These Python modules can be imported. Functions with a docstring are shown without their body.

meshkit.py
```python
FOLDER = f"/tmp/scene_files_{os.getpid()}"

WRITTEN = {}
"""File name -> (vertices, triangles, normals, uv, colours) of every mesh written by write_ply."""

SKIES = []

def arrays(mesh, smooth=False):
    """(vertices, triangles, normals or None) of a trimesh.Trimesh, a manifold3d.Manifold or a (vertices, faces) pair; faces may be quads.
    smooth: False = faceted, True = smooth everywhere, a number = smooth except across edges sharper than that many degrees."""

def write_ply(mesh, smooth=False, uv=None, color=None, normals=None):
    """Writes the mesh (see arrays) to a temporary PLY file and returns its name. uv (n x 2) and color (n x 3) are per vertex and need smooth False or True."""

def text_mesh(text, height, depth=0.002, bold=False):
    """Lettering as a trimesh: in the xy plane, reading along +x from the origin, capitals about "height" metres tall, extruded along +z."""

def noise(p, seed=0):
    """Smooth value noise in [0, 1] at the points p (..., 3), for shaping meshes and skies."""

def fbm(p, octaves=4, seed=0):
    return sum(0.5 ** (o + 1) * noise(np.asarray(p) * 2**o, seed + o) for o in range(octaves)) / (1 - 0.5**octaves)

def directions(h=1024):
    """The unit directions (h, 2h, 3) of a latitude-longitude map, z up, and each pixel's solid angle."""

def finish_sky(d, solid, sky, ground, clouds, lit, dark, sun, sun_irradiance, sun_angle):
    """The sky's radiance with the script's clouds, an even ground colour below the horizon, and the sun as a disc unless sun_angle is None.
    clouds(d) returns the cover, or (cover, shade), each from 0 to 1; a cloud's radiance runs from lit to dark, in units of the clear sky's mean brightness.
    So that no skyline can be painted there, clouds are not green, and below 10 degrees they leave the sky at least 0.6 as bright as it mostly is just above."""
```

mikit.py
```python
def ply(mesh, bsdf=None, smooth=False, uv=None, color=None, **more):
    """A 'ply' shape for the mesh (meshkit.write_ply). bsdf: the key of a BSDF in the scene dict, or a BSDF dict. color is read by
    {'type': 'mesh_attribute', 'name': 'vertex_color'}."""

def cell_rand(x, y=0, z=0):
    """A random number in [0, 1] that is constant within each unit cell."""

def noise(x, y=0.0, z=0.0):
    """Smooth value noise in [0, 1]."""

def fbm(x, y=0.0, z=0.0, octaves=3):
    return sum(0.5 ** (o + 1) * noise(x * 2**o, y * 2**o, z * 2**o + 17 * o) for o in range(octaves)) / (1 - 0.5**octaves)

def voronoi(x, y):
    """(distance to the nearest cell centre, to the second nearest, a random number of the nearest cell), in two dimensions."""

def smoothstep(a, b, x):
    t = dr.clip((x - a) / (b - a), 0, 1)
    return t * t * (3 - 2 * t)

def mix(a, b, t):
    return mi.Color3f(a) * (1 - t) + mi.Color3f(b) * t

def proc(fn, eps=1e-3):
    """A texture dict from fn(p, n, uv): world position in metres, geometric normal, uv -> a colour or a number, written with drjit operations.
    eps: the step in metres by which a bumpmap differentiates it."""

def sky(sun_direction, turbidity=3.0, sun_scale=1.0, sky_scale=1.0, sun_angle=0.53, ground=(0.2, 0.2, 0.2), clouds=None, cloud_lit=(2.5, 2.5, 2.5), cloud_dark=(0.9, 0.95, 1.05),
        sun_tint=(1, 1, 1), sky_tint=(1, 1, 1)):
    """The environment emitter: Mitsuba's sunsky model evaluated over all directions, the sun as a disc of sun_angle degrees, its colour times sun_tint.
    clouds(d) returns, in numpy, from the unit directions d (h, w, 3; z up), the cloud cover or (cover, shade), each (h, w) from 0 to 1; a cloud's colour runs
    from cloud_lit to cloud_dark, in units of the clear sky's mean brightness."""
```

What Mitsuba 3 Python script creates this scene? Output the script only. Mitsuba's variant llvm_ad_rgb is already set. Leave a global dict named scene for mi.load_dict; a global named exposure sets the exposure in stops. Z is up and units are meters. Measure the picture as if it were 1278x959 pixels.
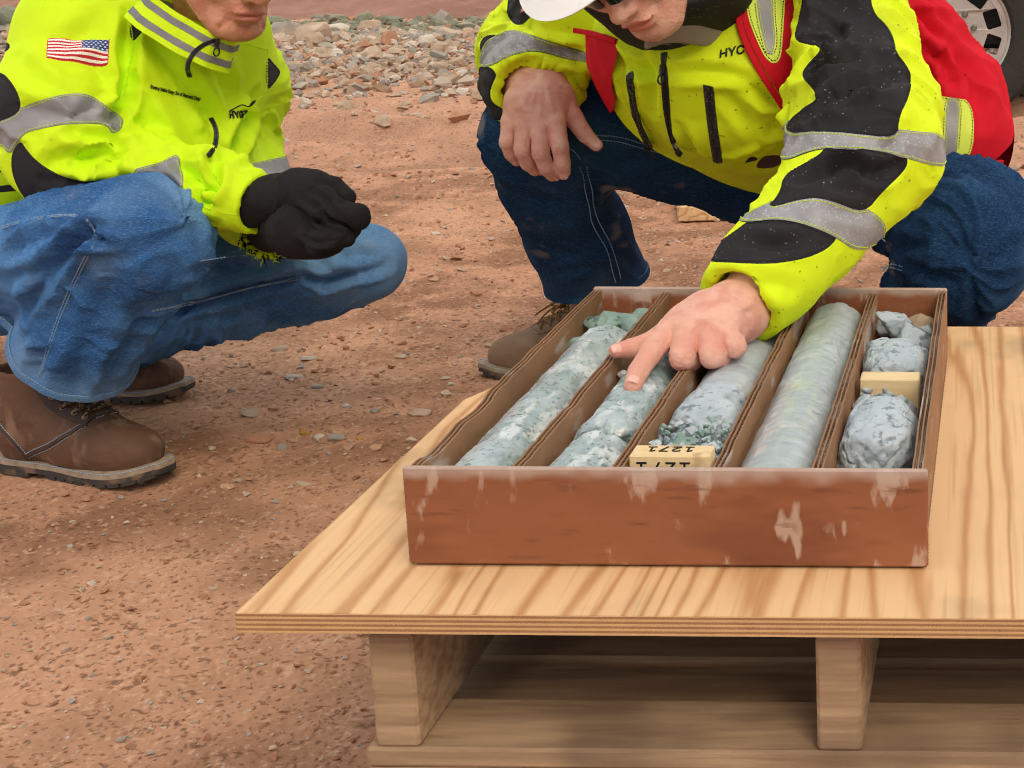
import math, scipy.sparse.csgraph, numpy as np, trimesh, shapely, mitsuba as mi, drjit as dr, mikit, meshkit
from scipy import sparse
from scipy.spatial import cKDTree, ConvexHull
from mikit import noise, fbm, voronoi, cell_rand, smoothstep, mix, proc

# ---------------------------------------------------------------- camera, sky, exposure
WID, HEI, FOC, PCX, PCY, CAMH = 1278, 959, 2000.0, 1210.0, 300.0, 0.92
TILT = math.atan(421 / FOC)
CAM = np.array([0, 0, CAMH])
FWD = np.array([0, math.cos(TILT), -math.sin(TILT)])
UPV = np.array([0, math.sin(TILT), math.cos(TILT)])
RGT = np.array([1.0, 0, 0])
T = mi.ScalarTransform4f
scene = {'type': 'scene'}
scene['camera'] = {'type': 'perspective', 'fov': math.degrees(2 * math.atan(WID / 2 / FOC)), 'fov_axis': 'x',
                   'near_clip': 0.05, 'far_clip': 500.0,
                   'principal_point_offset_x': (WID / 2 - PCX) / WID, 'principal_point_offset_y': (HEI / 2 - PCY) / HEI,
                   'to_world': T().look_at(origin=CAM.tolist(), target=(CAM + FWD).tolist(), up=[0, 0, 1])}
scene['sky'] = mikit.sky([0.32, -0.66, 0.66], turbidity=3, sun_scale=0.3, sun_angle=24, clouds=lambda d: 1.0)
exposure = 1.95
labels = {}
rng = np.random.default_rng(7)


def P(x, y, d):
    """a point d metres in front of the photographer, from where it shows in the photograph"""
    return CAM + FWD * d + RGT * ((x - PCX) * d / FOC) - UPV * ((y - PCY) * d / FOC)


def G(x, y, z0=0.0):
    v = P(x, y, 1) - CAM
    return CAM + v * ((z0 - CAMH) / v[2])


def toward(V):
    """direction towards the photographer"""
    v = CAM - V
    return v / np.linalg.norm(v, axis=-1, keepdims=True)


def px(V):
    w = V - CAM
    d = w @ FWD
    return np.stack([PCX + FOC * (w @ RGT) / d, PCY - FOC * (w @ UPV) / d, d], -1)


# ---------------------------------------------------------------- scene entries
def nk(base):
    k, i = base, 0
    while k in scene or k in labels:
        i += 1
        k = f'{base}_{i:03d}'
    return k


def say(key, label=None, cat=None, group=None, kind=None):
    e = {a: b for a, b in (('label', label), ('category', cat), ('group', group), ('kind', kind)) if b}
    if e:
        labels[key] = e
    return key


def add(base, mesh, bsdf, label=None, cat=None, group=None, kind=None, smooth=False, uv=None, normals=None):
    key = nk(base)
    if normals is not None:
        path = meshkit.write_ply(mesh, False, uv, None, normals)
        scene[key] = {'type': 'ply', 'filename': path, 'face_normals': False, 'bsdf': {'type': 'ref', 'id': bsdf}}
    else:
        scene[key] = mikit.ply(mesh, bsdf, smooth=smooth, uv=uv)
    return say(key, label, cat, group, kind)


def thing(base, label, cat, group=None):
    key = nk(base)
    labels[key] = {}
    return say(key, label, cat, group)


# ---------------------------------------------------------------- mesh tools
class M:
    """triangle mesh with normals and per-vertex attributes"""
    def __init__(s, V, F, N=None, A=None):
        s.V, s.F, s.A = np.asarray(V, float), np.asarray(F, int), A
        s.N = vnormals(s.V, s.F) if N is None else N

    def sub(s, mask):
        keep = np.zeros(len(s.V), bool)
        F = s.F[mask]
        keep[F.ravel()] = True
        idx = np.cumsum(keep) - 1
        return M(s.V[keep], idx[F], s.N[keep], None if s.A is None else s.A[keep])

    def fresh(s):
        s.N = vnormals(s.V, s.F)
        return s


def vnormals(V, F):
    n = np.zeros_like(V)
    c = np.cross(V[F[:, 1]] - V[F[:, 0]], V[F[:, 2]] - V[F[:, 0]])
    for k in range(3):
        np.add.at(n, F[:, k], c)
    return n / np.maximum(np.linalg.norm(n, axis=1, keepdims=True), 1e-20)


def put(base, m, bsdf, uv=None, **kw):
    return add(base, (m.V, m.F), bsdf, normals=m.N, uv=uv, **kw)


def split(m, f):
    """cuts the mesh along f = 0: (where f < 0, where f > 0), with shared edges and shading"""
    f = np.where(np.abs(f) < 1e-7, 1e-7, f)
    s = f[m.F] > 0
    cnt = s.sum(1)
    V, N, A = [m.V], [m.N], None if m.A is None else [m.A]
    out = {False: [m.F[cnt == 0]], True: [m.F[cnt == 3]]}
    edge = {}
    nv = [len(m.V)]
    mixed = np.where((cnt == 1) | (cnt == 2))[0]
    ea, eb = [], []

    def mid(a, b):
        k = (a, b) if a < b else (b, a)
        if k not in edge:
            edge[k] = nv[0]
            nv[0] += 1
            ea.append(k[0]); eb.append(k[1])
        return edge[k]
    tri = {False: [], True: []}
    for i in mixed:
        a, b, c = m.F[i]
        sa, sb, sc = s[i]
        while not (sb == sc):
            a, b, c, sa, sb, sc = b, c, a, sb, sc, sa
        p, q = mid(a, b), mid(a, c)
        tri[bool(sa)].append((a, p, q))
        tri[bool(sb)] += [(p, b, c), (p, c, q)]
    if ea:
        ea, eb = np.array(ea), np.array(eb)
        w = (f[ea] / (f[ea] - f[eb]))[:, None]
        V.append(m.V[ea] * (1 - w) + m.V[eb] * w)
        n = m.N[ea] * (1 - w) + m.N[eb] * w
        N.append(n / np.maximum(np.linalg.norm(n, axis=1, keepdims=True), 1e-20))
        if A is not None:
            A.append(m.A[ea] * (1 - w) + m.A[eb] * w)
    V, N, A = np.vstack(V), np.vstack(N), None if A is None else np.vstack(A)
    res = []
    for side in (False, True):
        F = np.vstack(out[side] + ([np.array(tri[side], int)] if tri[side] else []))
        full = M(V, F, N, A)
        res.append(full.sub(np.ones(len(F), bool)))
    return res


def nets(f, lo, hi, h, margin=0.0, smooth=2, B=8):
    """surface nets of the signed distance f(points) inside the box lo..hi"""
    lo, hi = np.asarray(lo, float), np.asarray(hi, float)
    n = (np.ceil((hi - lo) / h / B).astype(int)) * B
    vals = np.ones(n + 1, np.float32)
    nb = n // B
    bi = np.stack(np.meshgrid(*[np.arange(k) for k in nb], indexing='ij'), -1).reshape(-1, 3)
    d = f(lo + (bi * B + B / 2) * h)
    for b in bi[d < 0]:
        vals[b[0] * B:b[0] * B + B + 1, b[1] * B:b[1] * B + B + 1, b[2] * B:b[2] * B + B + 1] = -1
    act = bi[np.abs(d) < B * h * 1.05 + margin]
    loc = np.stack(np.meshgrid(*[np.arange(B + 1)] * 3, indexing='ij'), -1).reshape(-1, 3)
    for c in range(0, len(act), 400):
        blk = act[c:c + 400]
        idx = (blk[:, None] * B + loc[None]).reshape(-1, 3)
        vals[idx[:, 0], idx[:, 1], idx[:, 2]] = f(lo + idx * h)
    neg = vals < 0
    c8 = [(a, b, c) for a in (0, 1) for b in (0, 1) for c in (0, 1)]
    cnt = sum(neg[a:n[0] + a, b:n[1] + b, c:n[2] + c].astype(np.int8) for a, b, c in c8)
    cell = np.argwhere((cnt > 0) & (cnt < 8))
    ids = -np.ones(n, int)
    ids[tuple(cell.T)] = np.arange(len(cell))
    acc, w = np.zeros((len(cell), 3)), np.zeros(len(cell))
    for i, p in enumerate(c8):
        for ax in range(3):
            if p[ax]:
                continue
            q = list(p); q[ax] = 1
            a = vals[tuple((cell + p).T)]; b = vals[tuple((cell + q).T)]
            on = (a < 0) != (b < 0)
            t = np.where(on, a / np.where(on, a - b, 1), 0)
            pt = np.tile(np.array(p, float), (len(cell), 1)); pt[:, ax] = t
            acc += np.where(on[:, None], pt, 0); w += on
    V = lo + (cell + acc / w[:, None]) * h
    quads = []
    for ax in range(3):
        o1, o2 = (ax + 1) % 3, (ax + 2) % 3
        sl0 = [slice(1, -1)] * 3; sl1 = [slice(1, -1)] * 3
        sl0[ax] = slice(0, -1); sl1[ax] = slice(1, None)
        a, b = neg[tuple(sl0)], neg[tuple(sl1)]
        e = np.argwhere(a != b)
        flip = a[tuple(e.T)]
        base = e.copy(); base[:, o1] += 1; base[:, o2] += 1
        def cid(da, db):
            q = base.copy(); q[:, o1] -= da; q[:, o2] -= db
            return ids[tuple(q.T)]
        q = np.stack([cid(1, 1), cid(0, 1), cid(0, 0), cid(1, 0)], 1)
        q[~flip] = q[~flip][:, ::-1]
        quads.append(q)
    Q = np.vstack(quads)
    Q = Q[(Q >= 0).all(1)]
    F = np.vstack([Q[:, [0, 1, 2]], Q[:, [0, 2, 3]]])
    for _ in range(smooth):
        V = taubin(V, F)
    return M(V, F)


def taubin(V, F, lam=0.5, mu=-0.52):
    e = np.vstack([F[:, [0, 1]], F[:, [1, 2]], F[:, [2, 0]]])
    for k in (lam, mu):
        s = np.zeros_like(V); c = np.zeros(len(V))
        np.add.at(s, e[:, 0], V[e[:, 1]]); np.add.at(c, e[:, 0], 1)
        V = V + k * (s / np.maximum(c, 1)[:, None] - V)
    return V


# ---------------------------------------------------------------- distance fields
def smin(a, b, k):
    h = np.clip(0.5 + 0.5 * (b - a) / k, 0, 1)
    return b + (a - b) * h - k * h * (1 - h)


def seg(p, a, b, ra, rb):
    ab = b - a
    h = np.clip((p - a) @ ab / max(ab @ ab, 1e-12), 0, 1)
    return np.linalg.norm(p - a - h[:, None] * ab, axis=1) - (ra + (rb - ra) * h)


def eseg(p, a, b, ra, rb, side):
    """tapered tube of elliptical section: ra = (half width along side, half depth)"""
    ab = b - a
    L = np.linalg.norm(ab)
    ax = ab / L
    s = side - ax * (side @ ax); s /= np.linalg.norm(s)
    n = np.cross(ax, s)
    h = np.clip((p - a) @ ax / L, 0, 1)
    w = p - a - h[:, None] * ab
    r1 = ra[0] + (rb[0] - ra[0]) * h; r2 = ra[1] + (rb[1] - ra[1]) * h
    m = np.minimum(r1, r2)
    q = np.sqrt((w @ s / r1) ** 2 + (w @ n / r2) ** 2 + (w @ ax / m) ** 2)
    return (q - 1) * m


def ell(p, c, R, r):
    """ellipsoid with axes the rows of R and radii r"""
    q = (p - c) @ np.asarray(R).T / np.asarray(r)
    k0 = np.linalg.norm(q, axis=1)
    k1 = np.linalg.norm(q / np.asarray(r), axis=1)
    return k0 * (k0 - 1) / np.maximum(k1, 1e-9)


def chain(p, J, k=0.02):
    d = None
    for (a, ra), (b, rb) in zip(J[:-1], J[1:]):
        e = seg(p, a, b, ra, rb)
        d = e if d is None else smin(d, e, k)
    return d


def JJ(*rows):
    """joints (x, y, distance, radius)"""
    return [(P(x, y, d), r) for x, y, d, r in rows]


def bounds(*chains, pad=0.05):
    pts = np.array([c for ch in chains for c, r in ch]); rr = np.array([r for ch in chains for c, r in ch])[:, None]
    return (pts - rr).min(0) - pad, (pts + rr).max(0) + pad


def tube_coords(V, J, ref):
    """(distance along the chain of joints, signed arc round it in radians from the direction ref, joint radius)"""
    pts = np.array([c for c, r in J]); rr = np.array([r for c, r in J])
    best = np.full(len(V), 1e9); t = np.zeros(len(V)); ph = np.zeros(len(V)); L0 = 0.0
    for i in range(len(pts) - 1):
        a, ab = pts[i], pts[i + 1] - pts[i]
        L = np.linalg.norm(ab); ax = ab / L
        h = (V - a) @ ax / L
        lo = -9 if i == 0 else 0; hi = 9 if i == len(pts) - 2 else 1
        hc = np.clip(h, lo, hi)
        w = V - a - hc[:, None] * ab
        d = np.linalg.norm(w, axis=1)
        s = ref - ax * (ref @ ax); s /= np.linalg.norm(s)
        n = np.cross(ax, s)
        m = d < best
        best = np.where(m, d, best); t = np.where(m, L0 + hc * L, t); ph = np.where(m, np.arctan2(w @ n, w @ s), ph)
        L0 += L
    return t, ph


def in_poly(u, v, poly):
    """signed distance to a closed polygon in the plane, negative inside"""
    poly = np.asarray(poly, float)
    d = np.full(len(u), 1e9); ins = np.zeros(len(u), bool)
    for (x0, y0), (x1, y1) in zip(poly, np.roll(poly, -1, 0)):
        ex, ey = x1 - x0, y1 - y0
        h = np.clip(((u - x0) * ex + (v - y0) * ey) / max(ex * ex + ey * ey, 1e-12), 0, 1)
        d = np.minimum(d, np.hypot(u - x0 - h * ex, v - y0 - h * ey))
        c = ((y0 > v) != (y1 > v)) & (u < (x1 - x0) * (v - y0) / np.where(y1 == y0, 1e-12, y1 - y0) + x0)
        ins ^= c
    return np.where(ins, -d, d)


def rounded(poly, n=3):
    """Chaikin rounding of a closed polygon"""
    p = np.asarray(poly, float)
    for _ in range(n):
        q = np.roll(p, -1, 0)
        p = np.stack([0.75 * p + 0.25 * q, 0.25 * p + 0.75 * q], 1).reshape(-1, 2)
    return p


def spline(pts, n=8):
    p = np.asarray(pts, float)
    p = np.vstack([2 * p[0] - p[1], p, 2 * p[-1] - p[-2]])
    out = []
    for i in range(1, len(p) - 2):
        for t in np.arange(n) / n:
            a, b, c, d = p[i - 1:i + 3]
            out.append(0.5 * (2 * b + (c - a) * t + (2 * a - 5 * b + 4 * c - d) * t * t + (3 * b - a - 3 * c + d) * t ** 3))
    out.append(p[-2])
    return np.array(out)


def on_surface(m, pts, lift=0.0, n=6):
    """the points of a garment's near side that show at these places, as a smooth path with its normals"""
    q = px(m.V); fac = (m.N * toward(m.V)).sum(1) > 0.05
    out, no = [], []
    for x, y in spline(pts, n) if len(pts) > 1 else pts:
        d2 = (q[:, 0] - x) ** 2 + (q[:, 1] - y) ** 2
        c = np.where(fac & (d2 < 14 ** 2))[0]
        if not len(c):
            continue
        dmin = q[c, 2].min()
        c = c[q[c, 2] < max(dmin + 0.035, 0)]
        w = np.exp(-d2[c] / 12.0) + 1e-9
        w /= w.sum()
        nn = (m.N[c] * w[:, None]).sum(0); nn /= np.linalg.norm(nn)
        dd = (q[c, 2] * w).sum()
        out.append(P(x, y, dd) + nn * lift); no.append(nn)
    return np.array(out), np.array(no)


def crease(m, pts, depth=0.006, width=0.009, ridge=0.6):
    """a fold in cloth along a path: a valley with swollen flanks"""
    c, _ = on_surface(m, pts, n=10)
    if len(c) < 2:
        return
    c = np.vstack([np.linspace(a, b, 4)[:-1] for a, b in zip(c[:-1], c[1:])] + [c[-1:]])
    t = np.linspace(0, 1, len(c)); fade = np.sin(np.pi * np.clip(t, 0.04, 0.96)) ** 0.5
    d, i = cKDTree(c).query(m.V, distance_upper_bound=5 * width)
    on = np.isfinite(d); i = np.where(on, i, 0); d = np.where(on, d, 9)
    amt = -depth * np.exp(-(d / width) ** 2) + ridge * depth * np.exp(-((d - 2.1 * width) / (0.9 * width)) ** 2)
    m.V += m.N * (amt * fade[i] * on)[:, None]


def tube(pts, r, sides=6):
    p = np.asarray(pts, float)
    t = np.gradient(p, axis=0); t /= np.linalg.norm(t, axis=1, keepdims=True) + 1e-12
    a = np.cross(t, [0.31, 0.2, 0.93]); a /= np.linalg.norm(a, axis=1, keepdims=True) + 1e-12
    b = np.cross(t, a)
    ang = np.arange(sides) * 2 * np.pi / sides
    r = np.broadcast_to(r, (len(p),))[:, None, None]
    V = (p[:, None] + r * (np.cos(ang)[None, :, None] * a[:, None] + np.sin(ang)[None, :, None] * b[:, None])).reshape(-1, 3)
    F = []
    for i in range(len(p) - 1):
        for j in range(sides):
            q = [i * sides + j, i * sides + (j + 1) % sides, (i + 1) * sides + (j + 1) % sides, (i + 1) * sides + j]
            F += [[q[0], q[1], q[2]], [q[0], q[2], q[3]]]
    for c, ring in ((0, range(sides)), (len(p) - 1, range(sides))):
        for j in range(1, sides - 1):
            k = c * sides
            F.append([k, k + j + 1, k + j] if c == 0 else [k, k + j, k + j + 1])
    return V, np.array(F)


def join(parts):
    V, F, n = [], [], 0
    for v, f in parts:
        V.append(np.asarray(v)); F.append(np.asarray(f) + n); n += len(v)
    return np.vstack(V), np.vstack(F)


def ribbon(path, nrm, width, thick=0.0015):
    """a flat strip lying on a surface along a path"""
    p = np.asarray(path); t = np.gradient(p, axis=0); t /= np.linalg.norm(t, axis=1, keepdims=True) + 1e-12
    s = np.cross(t, nrm); s /= np.linalg.norm(s, axis=1, keepdims=True) + 1e-12
    w = np.broadcast_to(width, (len(p),))[:, None] / 2
    rows = np.stack([p - s * w - nrm * 0.004, p - s * w + nrm * thick * 0.6, p - s * w * .8 + nrm * thick, p + s * w * .8 + nrm * thick, p + s * w + nrm * thick * 0.6, p + s * w - nrm * 0.004], 1)
    n, k = len(p), 6
    V = rows.reshape(-1, 3); F = []
    for i in range(n - 1):
        for j in range(k - 1):
            a = i * k + j
            F += [[a, a + 1, a + k + 1], [a, a + k + 1, a + k]]
    for i, sgn in ((0, 1), (n - 1, -1)):
        for j in range(1, k - 1):
            tr = [i * k, i * k + j + 1, i * k + j]
            F.append(tr if sgn > 0 else tr[::-1])
    return V, np.array(F)


def stitches(path, nrm, r=0.0009, step=0.006, gap=0.35, off=0.0):
    """a row of sewn stitches: short raised threads"""
    p = np.asarray(path); L = np.r_[0, np.cumsum(np.linalg.norm(np.diff(p, axis=0), axis=1))]
    if off:
        t = np.gradient(p, axis=0); t /= np.linalg.norm(t, axis=1, keepdims=True) + 1e-12
        p = p + np.cross(t, nrm) * off
    at = lambda s: np.array([np.interp(s, L, p[:, k]) for k in range(3)])
    nr = lambda s: np.array([np.interp(s, L, nrm[:, k]) for k in range(3)])
    parts = []
    for s in np.arange(0, L[-1] - step, step):
        e = s + step * (1 - gap)
        m_ = (s + e) / 2
        parts.append(tube([at(s) - nr(s) * r * .6, at(m_) + nr(m_) * r * .8, at(e) - nr(e) * r * .6], r, 4))
    return join(parts) if parts else None


def box(lo, hi, bev=0.0):
    lo, hi = np.asarray(lo, float), np.asarray(hi, float)
    if bev <= 0:
        m = trimesh.creation.box(hi - lo); m.apply_translation((lo + hi) / 2)
        return np.array(m.vertices), np.array(m.faces)
    c, e = (lo + hi) / 2, (hi - lo) / 2
    bev = min(bev, e.min() * 0.9)
    V = []
    for sx in (-1, 1):
        for sy in (-1, 1):
            for sz in (-1, 1):
                s = np.array([sx, sy, sz])
                for k in range(3):
                    q = e - bev; q = q.copy(); q[k] = e[k]
                    V.append(c + s * q)
    V = np.array(V); hl = ConvexHull(V)
    F = hl.simplices.copy()
    for i, f in enumerate(F):
        if np.dot(np.cross(V[f[1]] - V[f[0]], V[f[2]] - V[f[0]]), hl.equations[i, :3]) < 0:
            F[i] = f[::-1]
    return V, F


def xf(vf, R=None, t=None):
    V, F = vf
    V = np.asarray(V)
    if R is not None: V = V @ np.asarray(R).T
    if t is not None: V = V + t
    return V, F


def rotz(a):
    c, s = math.cos(a), math.sin(a)
    return np.array([[c, -s, 0], [s, c, 0], [0, 0, 1.0]])


def rotx(a):
    c, s = math.cos(a), math.sin(a)
    return np.array([[1.0, 0, 0], [0, c, -s], [0, s, c]])


def roty(a):
    c, s = math.cos(a), math.sin(a)
    return np.array([[c, 0, s], [0, 1.0, 0], [-s, 0, c]])


def hull_rock(r, n=14, flat=0.7, rough=0, seed_rng=None):
    """an angular stone: the hull of random points, then worn"""
    g = seed_rng or rng
    p = g.normal(size=(n, 3)); p /= np.linalg.norm(p, axis=1, keepdims=True)
    p *= g.uniform(0.75, 1.0, (n, 1)); p *= np.array([1, g.uniform(.6, .9), flat])
    hl = trimesh.convex.convex_hull(p)
    if rough:
        for _ in range(rough):
            hl = hl.subdivide()
        V = np.array(hl.vertices); F = np.array(hl.faces)
        V = taubin(V, F, 0.5, -0.3)
        if rough > 3: V = taubin(taubin(taubin(V, F, .5, -.1), F, .5, -.1), F, .5, -.1)
        N = vnormals(V, F)
        sd = int(g.integers(99))
        V = V + N * ((meshkit.fbm(V * 3.1 + 5, 3, sd) - .5) * 0.16 + (meshkit.fbm(V * 11 + 5, 3, sd) - .5) * .05 * (rough > 1))[:, None]
    else:
        V, F = np.array(hl.vertices), np.array(hl.faces)
    return V * r, F


def scatter(protos, pos, size, g, tilt=.4):
    """many stones as one mesh: each a turned, scaled copy of one of the protos"""
    Vs, Fs, n = [], [], 0
    pick = g.integers(0, len(protos), len(pos)); a = g.uniform(0, 6.28, len(pos)); b = g.uniform(-tilt, tilt, len(pos))
    for k, (V, F) in enumerate(protos):
        i = np.where(pick == k)[0]
        if not len(i): continue
        ca, sa, cb, sb = np.cos(a[i]), np.sin(a[i]), np.cos(b[i]), np.sin(b[i])
        R = np.stack([np.stack([ca, -sa * cb, sa * sb], -1), np.stack([sa, ca * cb, -ca * sb], -1), np.stack([0 * ca, sb, cb], -1)], 1)
        W_ = np.einsum('nij,vj->nvi', R, np.asarray(V)) * size[i, None, None] + pos[i, None]
        Vs.append(W_.reshape(-1, 3)); Fs.append((np.asarray(F)[None] + (np.arange(len(i)) * len(V))[:, None, None]).reshape(-1, 3) + n)
        n += len(i) * len(V)
    return np.vstack(Vs), np.vstack(Fs)

# ---------------------------------------------------------------- materials
def S(r, g, b):
    """a surface colour given as 8-bit sRGB"""
    f = lambda c: c / 255 / 12.92 if c <= 10 else ((c / 255 + 0.055) / 1.055) ** 2.4
    return [f(r), f(g), f(b)]


def mat(key, color, rough=0.8, bump=None, scale=0.001, eps=0.0008, **more):
    c = proc(color) if callable(color) else {'type': 'rgb', 'value': list(color)}
    r = proc(rough) if callable(rough) else rough
    b = {'type': 'principled', 'base_color': c, 'roughness': r, **more}
    if bump is not None:
        b = {'type': 'bumpmap', 'tex': proc(bump, eps=eps), 'scale': scale, 'bsdf': b}
    scene[key] = {'type': 'twosided', 'bsdf': b}


def nz(p, f, o=3):
    return fbm(p.x * f, p.y * f, p.z * f, octaves=o)


def c_dirt(p, n, uv):
    a, b = nz(p, 1.3), nz(p, 9)
    c = mix(S(174, 130, 105), S(138, 100, 77), smoothstep(.3, .7, b))
    c = mix(c, S(196, 152, 122), smoothstep(.5, .74, a) * .5)
    c = mix(c, S(112, 80, 62), smoothstep(.55, .8, nz(p, 2.6)) * .38)
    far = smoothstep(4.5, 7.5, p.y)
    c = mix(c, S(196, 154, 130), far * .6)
    g = nz(p, 160, 2)
    c = mix(c, S(206, 176, 152), smoothstep(.64, .76, g) * .4)
    c = mix(c, S(92, 66, 52), smoothstep(.38, .26, g) * .6)
    return c


def b_dirt(p, n, uv):
    d1, d2, r = voronoi(p.x * 75, p.y * 75)
    e1, e2, q = voronoi(p.x * 33 + 5, p.y * 33)
    return nz(p, 60, 3) * .9 + smoothstep(.5, .1, d1) * r * .6 + smoothstep(.6, .1, e1) * smoothstep(.6, .95, q) * .5


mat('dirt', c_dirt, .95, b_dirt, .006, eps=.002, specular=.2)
mat('hill_soil', lambda p, n, uv: mix(mix(S(158, 122, 110), S(138, 102, 90), nz(p, 1.2, 4)), S(190, 168, 156), smoothstep(.6, .78, nz(p, 4, 3)) * .5), .95,
    lambda p, n, uv: nz(p, 12, 4), .05, eps=.01, specular=.2)


def rock(key, a, b, c):
    mat(key, lambda p, n, uv: mix(mix(a, b, nz(p, 24, 4)), c, smoothstep(.52, .75, nz(p, 9, 3)) * .6), .9, lambda p, n, uv: nz(p, 70, 4), .006, eps=.001, specular=.25)


rock('rock_grey', S(168, 160, 150), S(132, 126, 120), S(186, 170, 152))
rock('rock_tan', S(190, 170, 150), S(156, 132, 112), S(202, 188, 170))
rock('rock_green', S(140, 142, 122), S(108, 112, 98), S(168, 160, 136))
rock('rock_rust', S(184, 138, 112), S(152, 108, 84), S(200, 164, 140))
rock('rock_pale', S(206, 196, 184), S(178, 166, 152), S(190, 158, 132))
rock('rock_ochre', S(196, 158, 88), S(160, 120, 60), S(200, 176, 120))
rock('pebble_brown', S(178, 134, 108), S(140, 98, 74), S(190, 158, 134))


def c_core(p, n, uv):
    a = nz(p, 28, 4); s = fbm(p.x * 60, p.y * 22, p.z * 60, octaves=4)
    c = mix(S(142, 162, 166), S(176, 190, 196), smoothstep(.3, .7, a))
    c = mix(c, S(112, 142, 138), smoothstep(.53, .68, nz(p, 22, 4)) * .65)
    c = mix(c, S(210, 218, 220), smoothstep(.52, .68, s) * .75)
    c = mix(c, S(70, 90, 92), smoothstep(.6, .74, nz(p, 230, 3)) * .65)
    return c


def b_core(p, n, uv):
    return nz(p, 90, 4) + fbm(p.x * 50, p.y * 300, p.z * 50, octaves=2) * .5


mat('core_rock', c_core, .4, b_core, .0045, eps=.0006, specular=.5, clearcoat=1.0, clearcoat_gloss=.93)
mat('core_clay', lambda p, n, uv: mix(mix(S(150, 166, 176), S(194, 204, 212), nz(p, 44, 4)), S(96, 112, 118), smoothstep(.54, .72, nz(p, 150, 4)) * .75), .5, lambda p, n, uv: nz(p, 120, 4), .004, eps=.0006, specular=.3)
mat('core_wet', lambda p, n, uv: mix(mix(S(146, 160, 166), S(182, 194, 200), fbm(p.x * 30, p.y * 90, p.z * 30, octaves=4)), S(200, 206, 206), smoothstep(.56, .72, fbm(p.x * 26, p.y * 26, p.z * 26, octaves=3)) * .5), .3,
    lambda p, n, uv: fbm(p.x * 25, p.y * 260, p.z * 25, octaves=3) + nz(p, 60, 3) * .4, .003, eps=.0006, specular=.5, clearcoat=1.0, clearcoat_gloss=.92)
mat('core_green', lambda p, n, uv: mix(mix(S(112, 142, 134), S(150, 172, 166), nz(p, 50, 4)), S(66, 92, 86), smoothstep(.58, .72, nz(p, 100, 3))), .6, lambda p, n, uv: nz(p, 110, 4), .003, eps=.0006)


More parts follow.
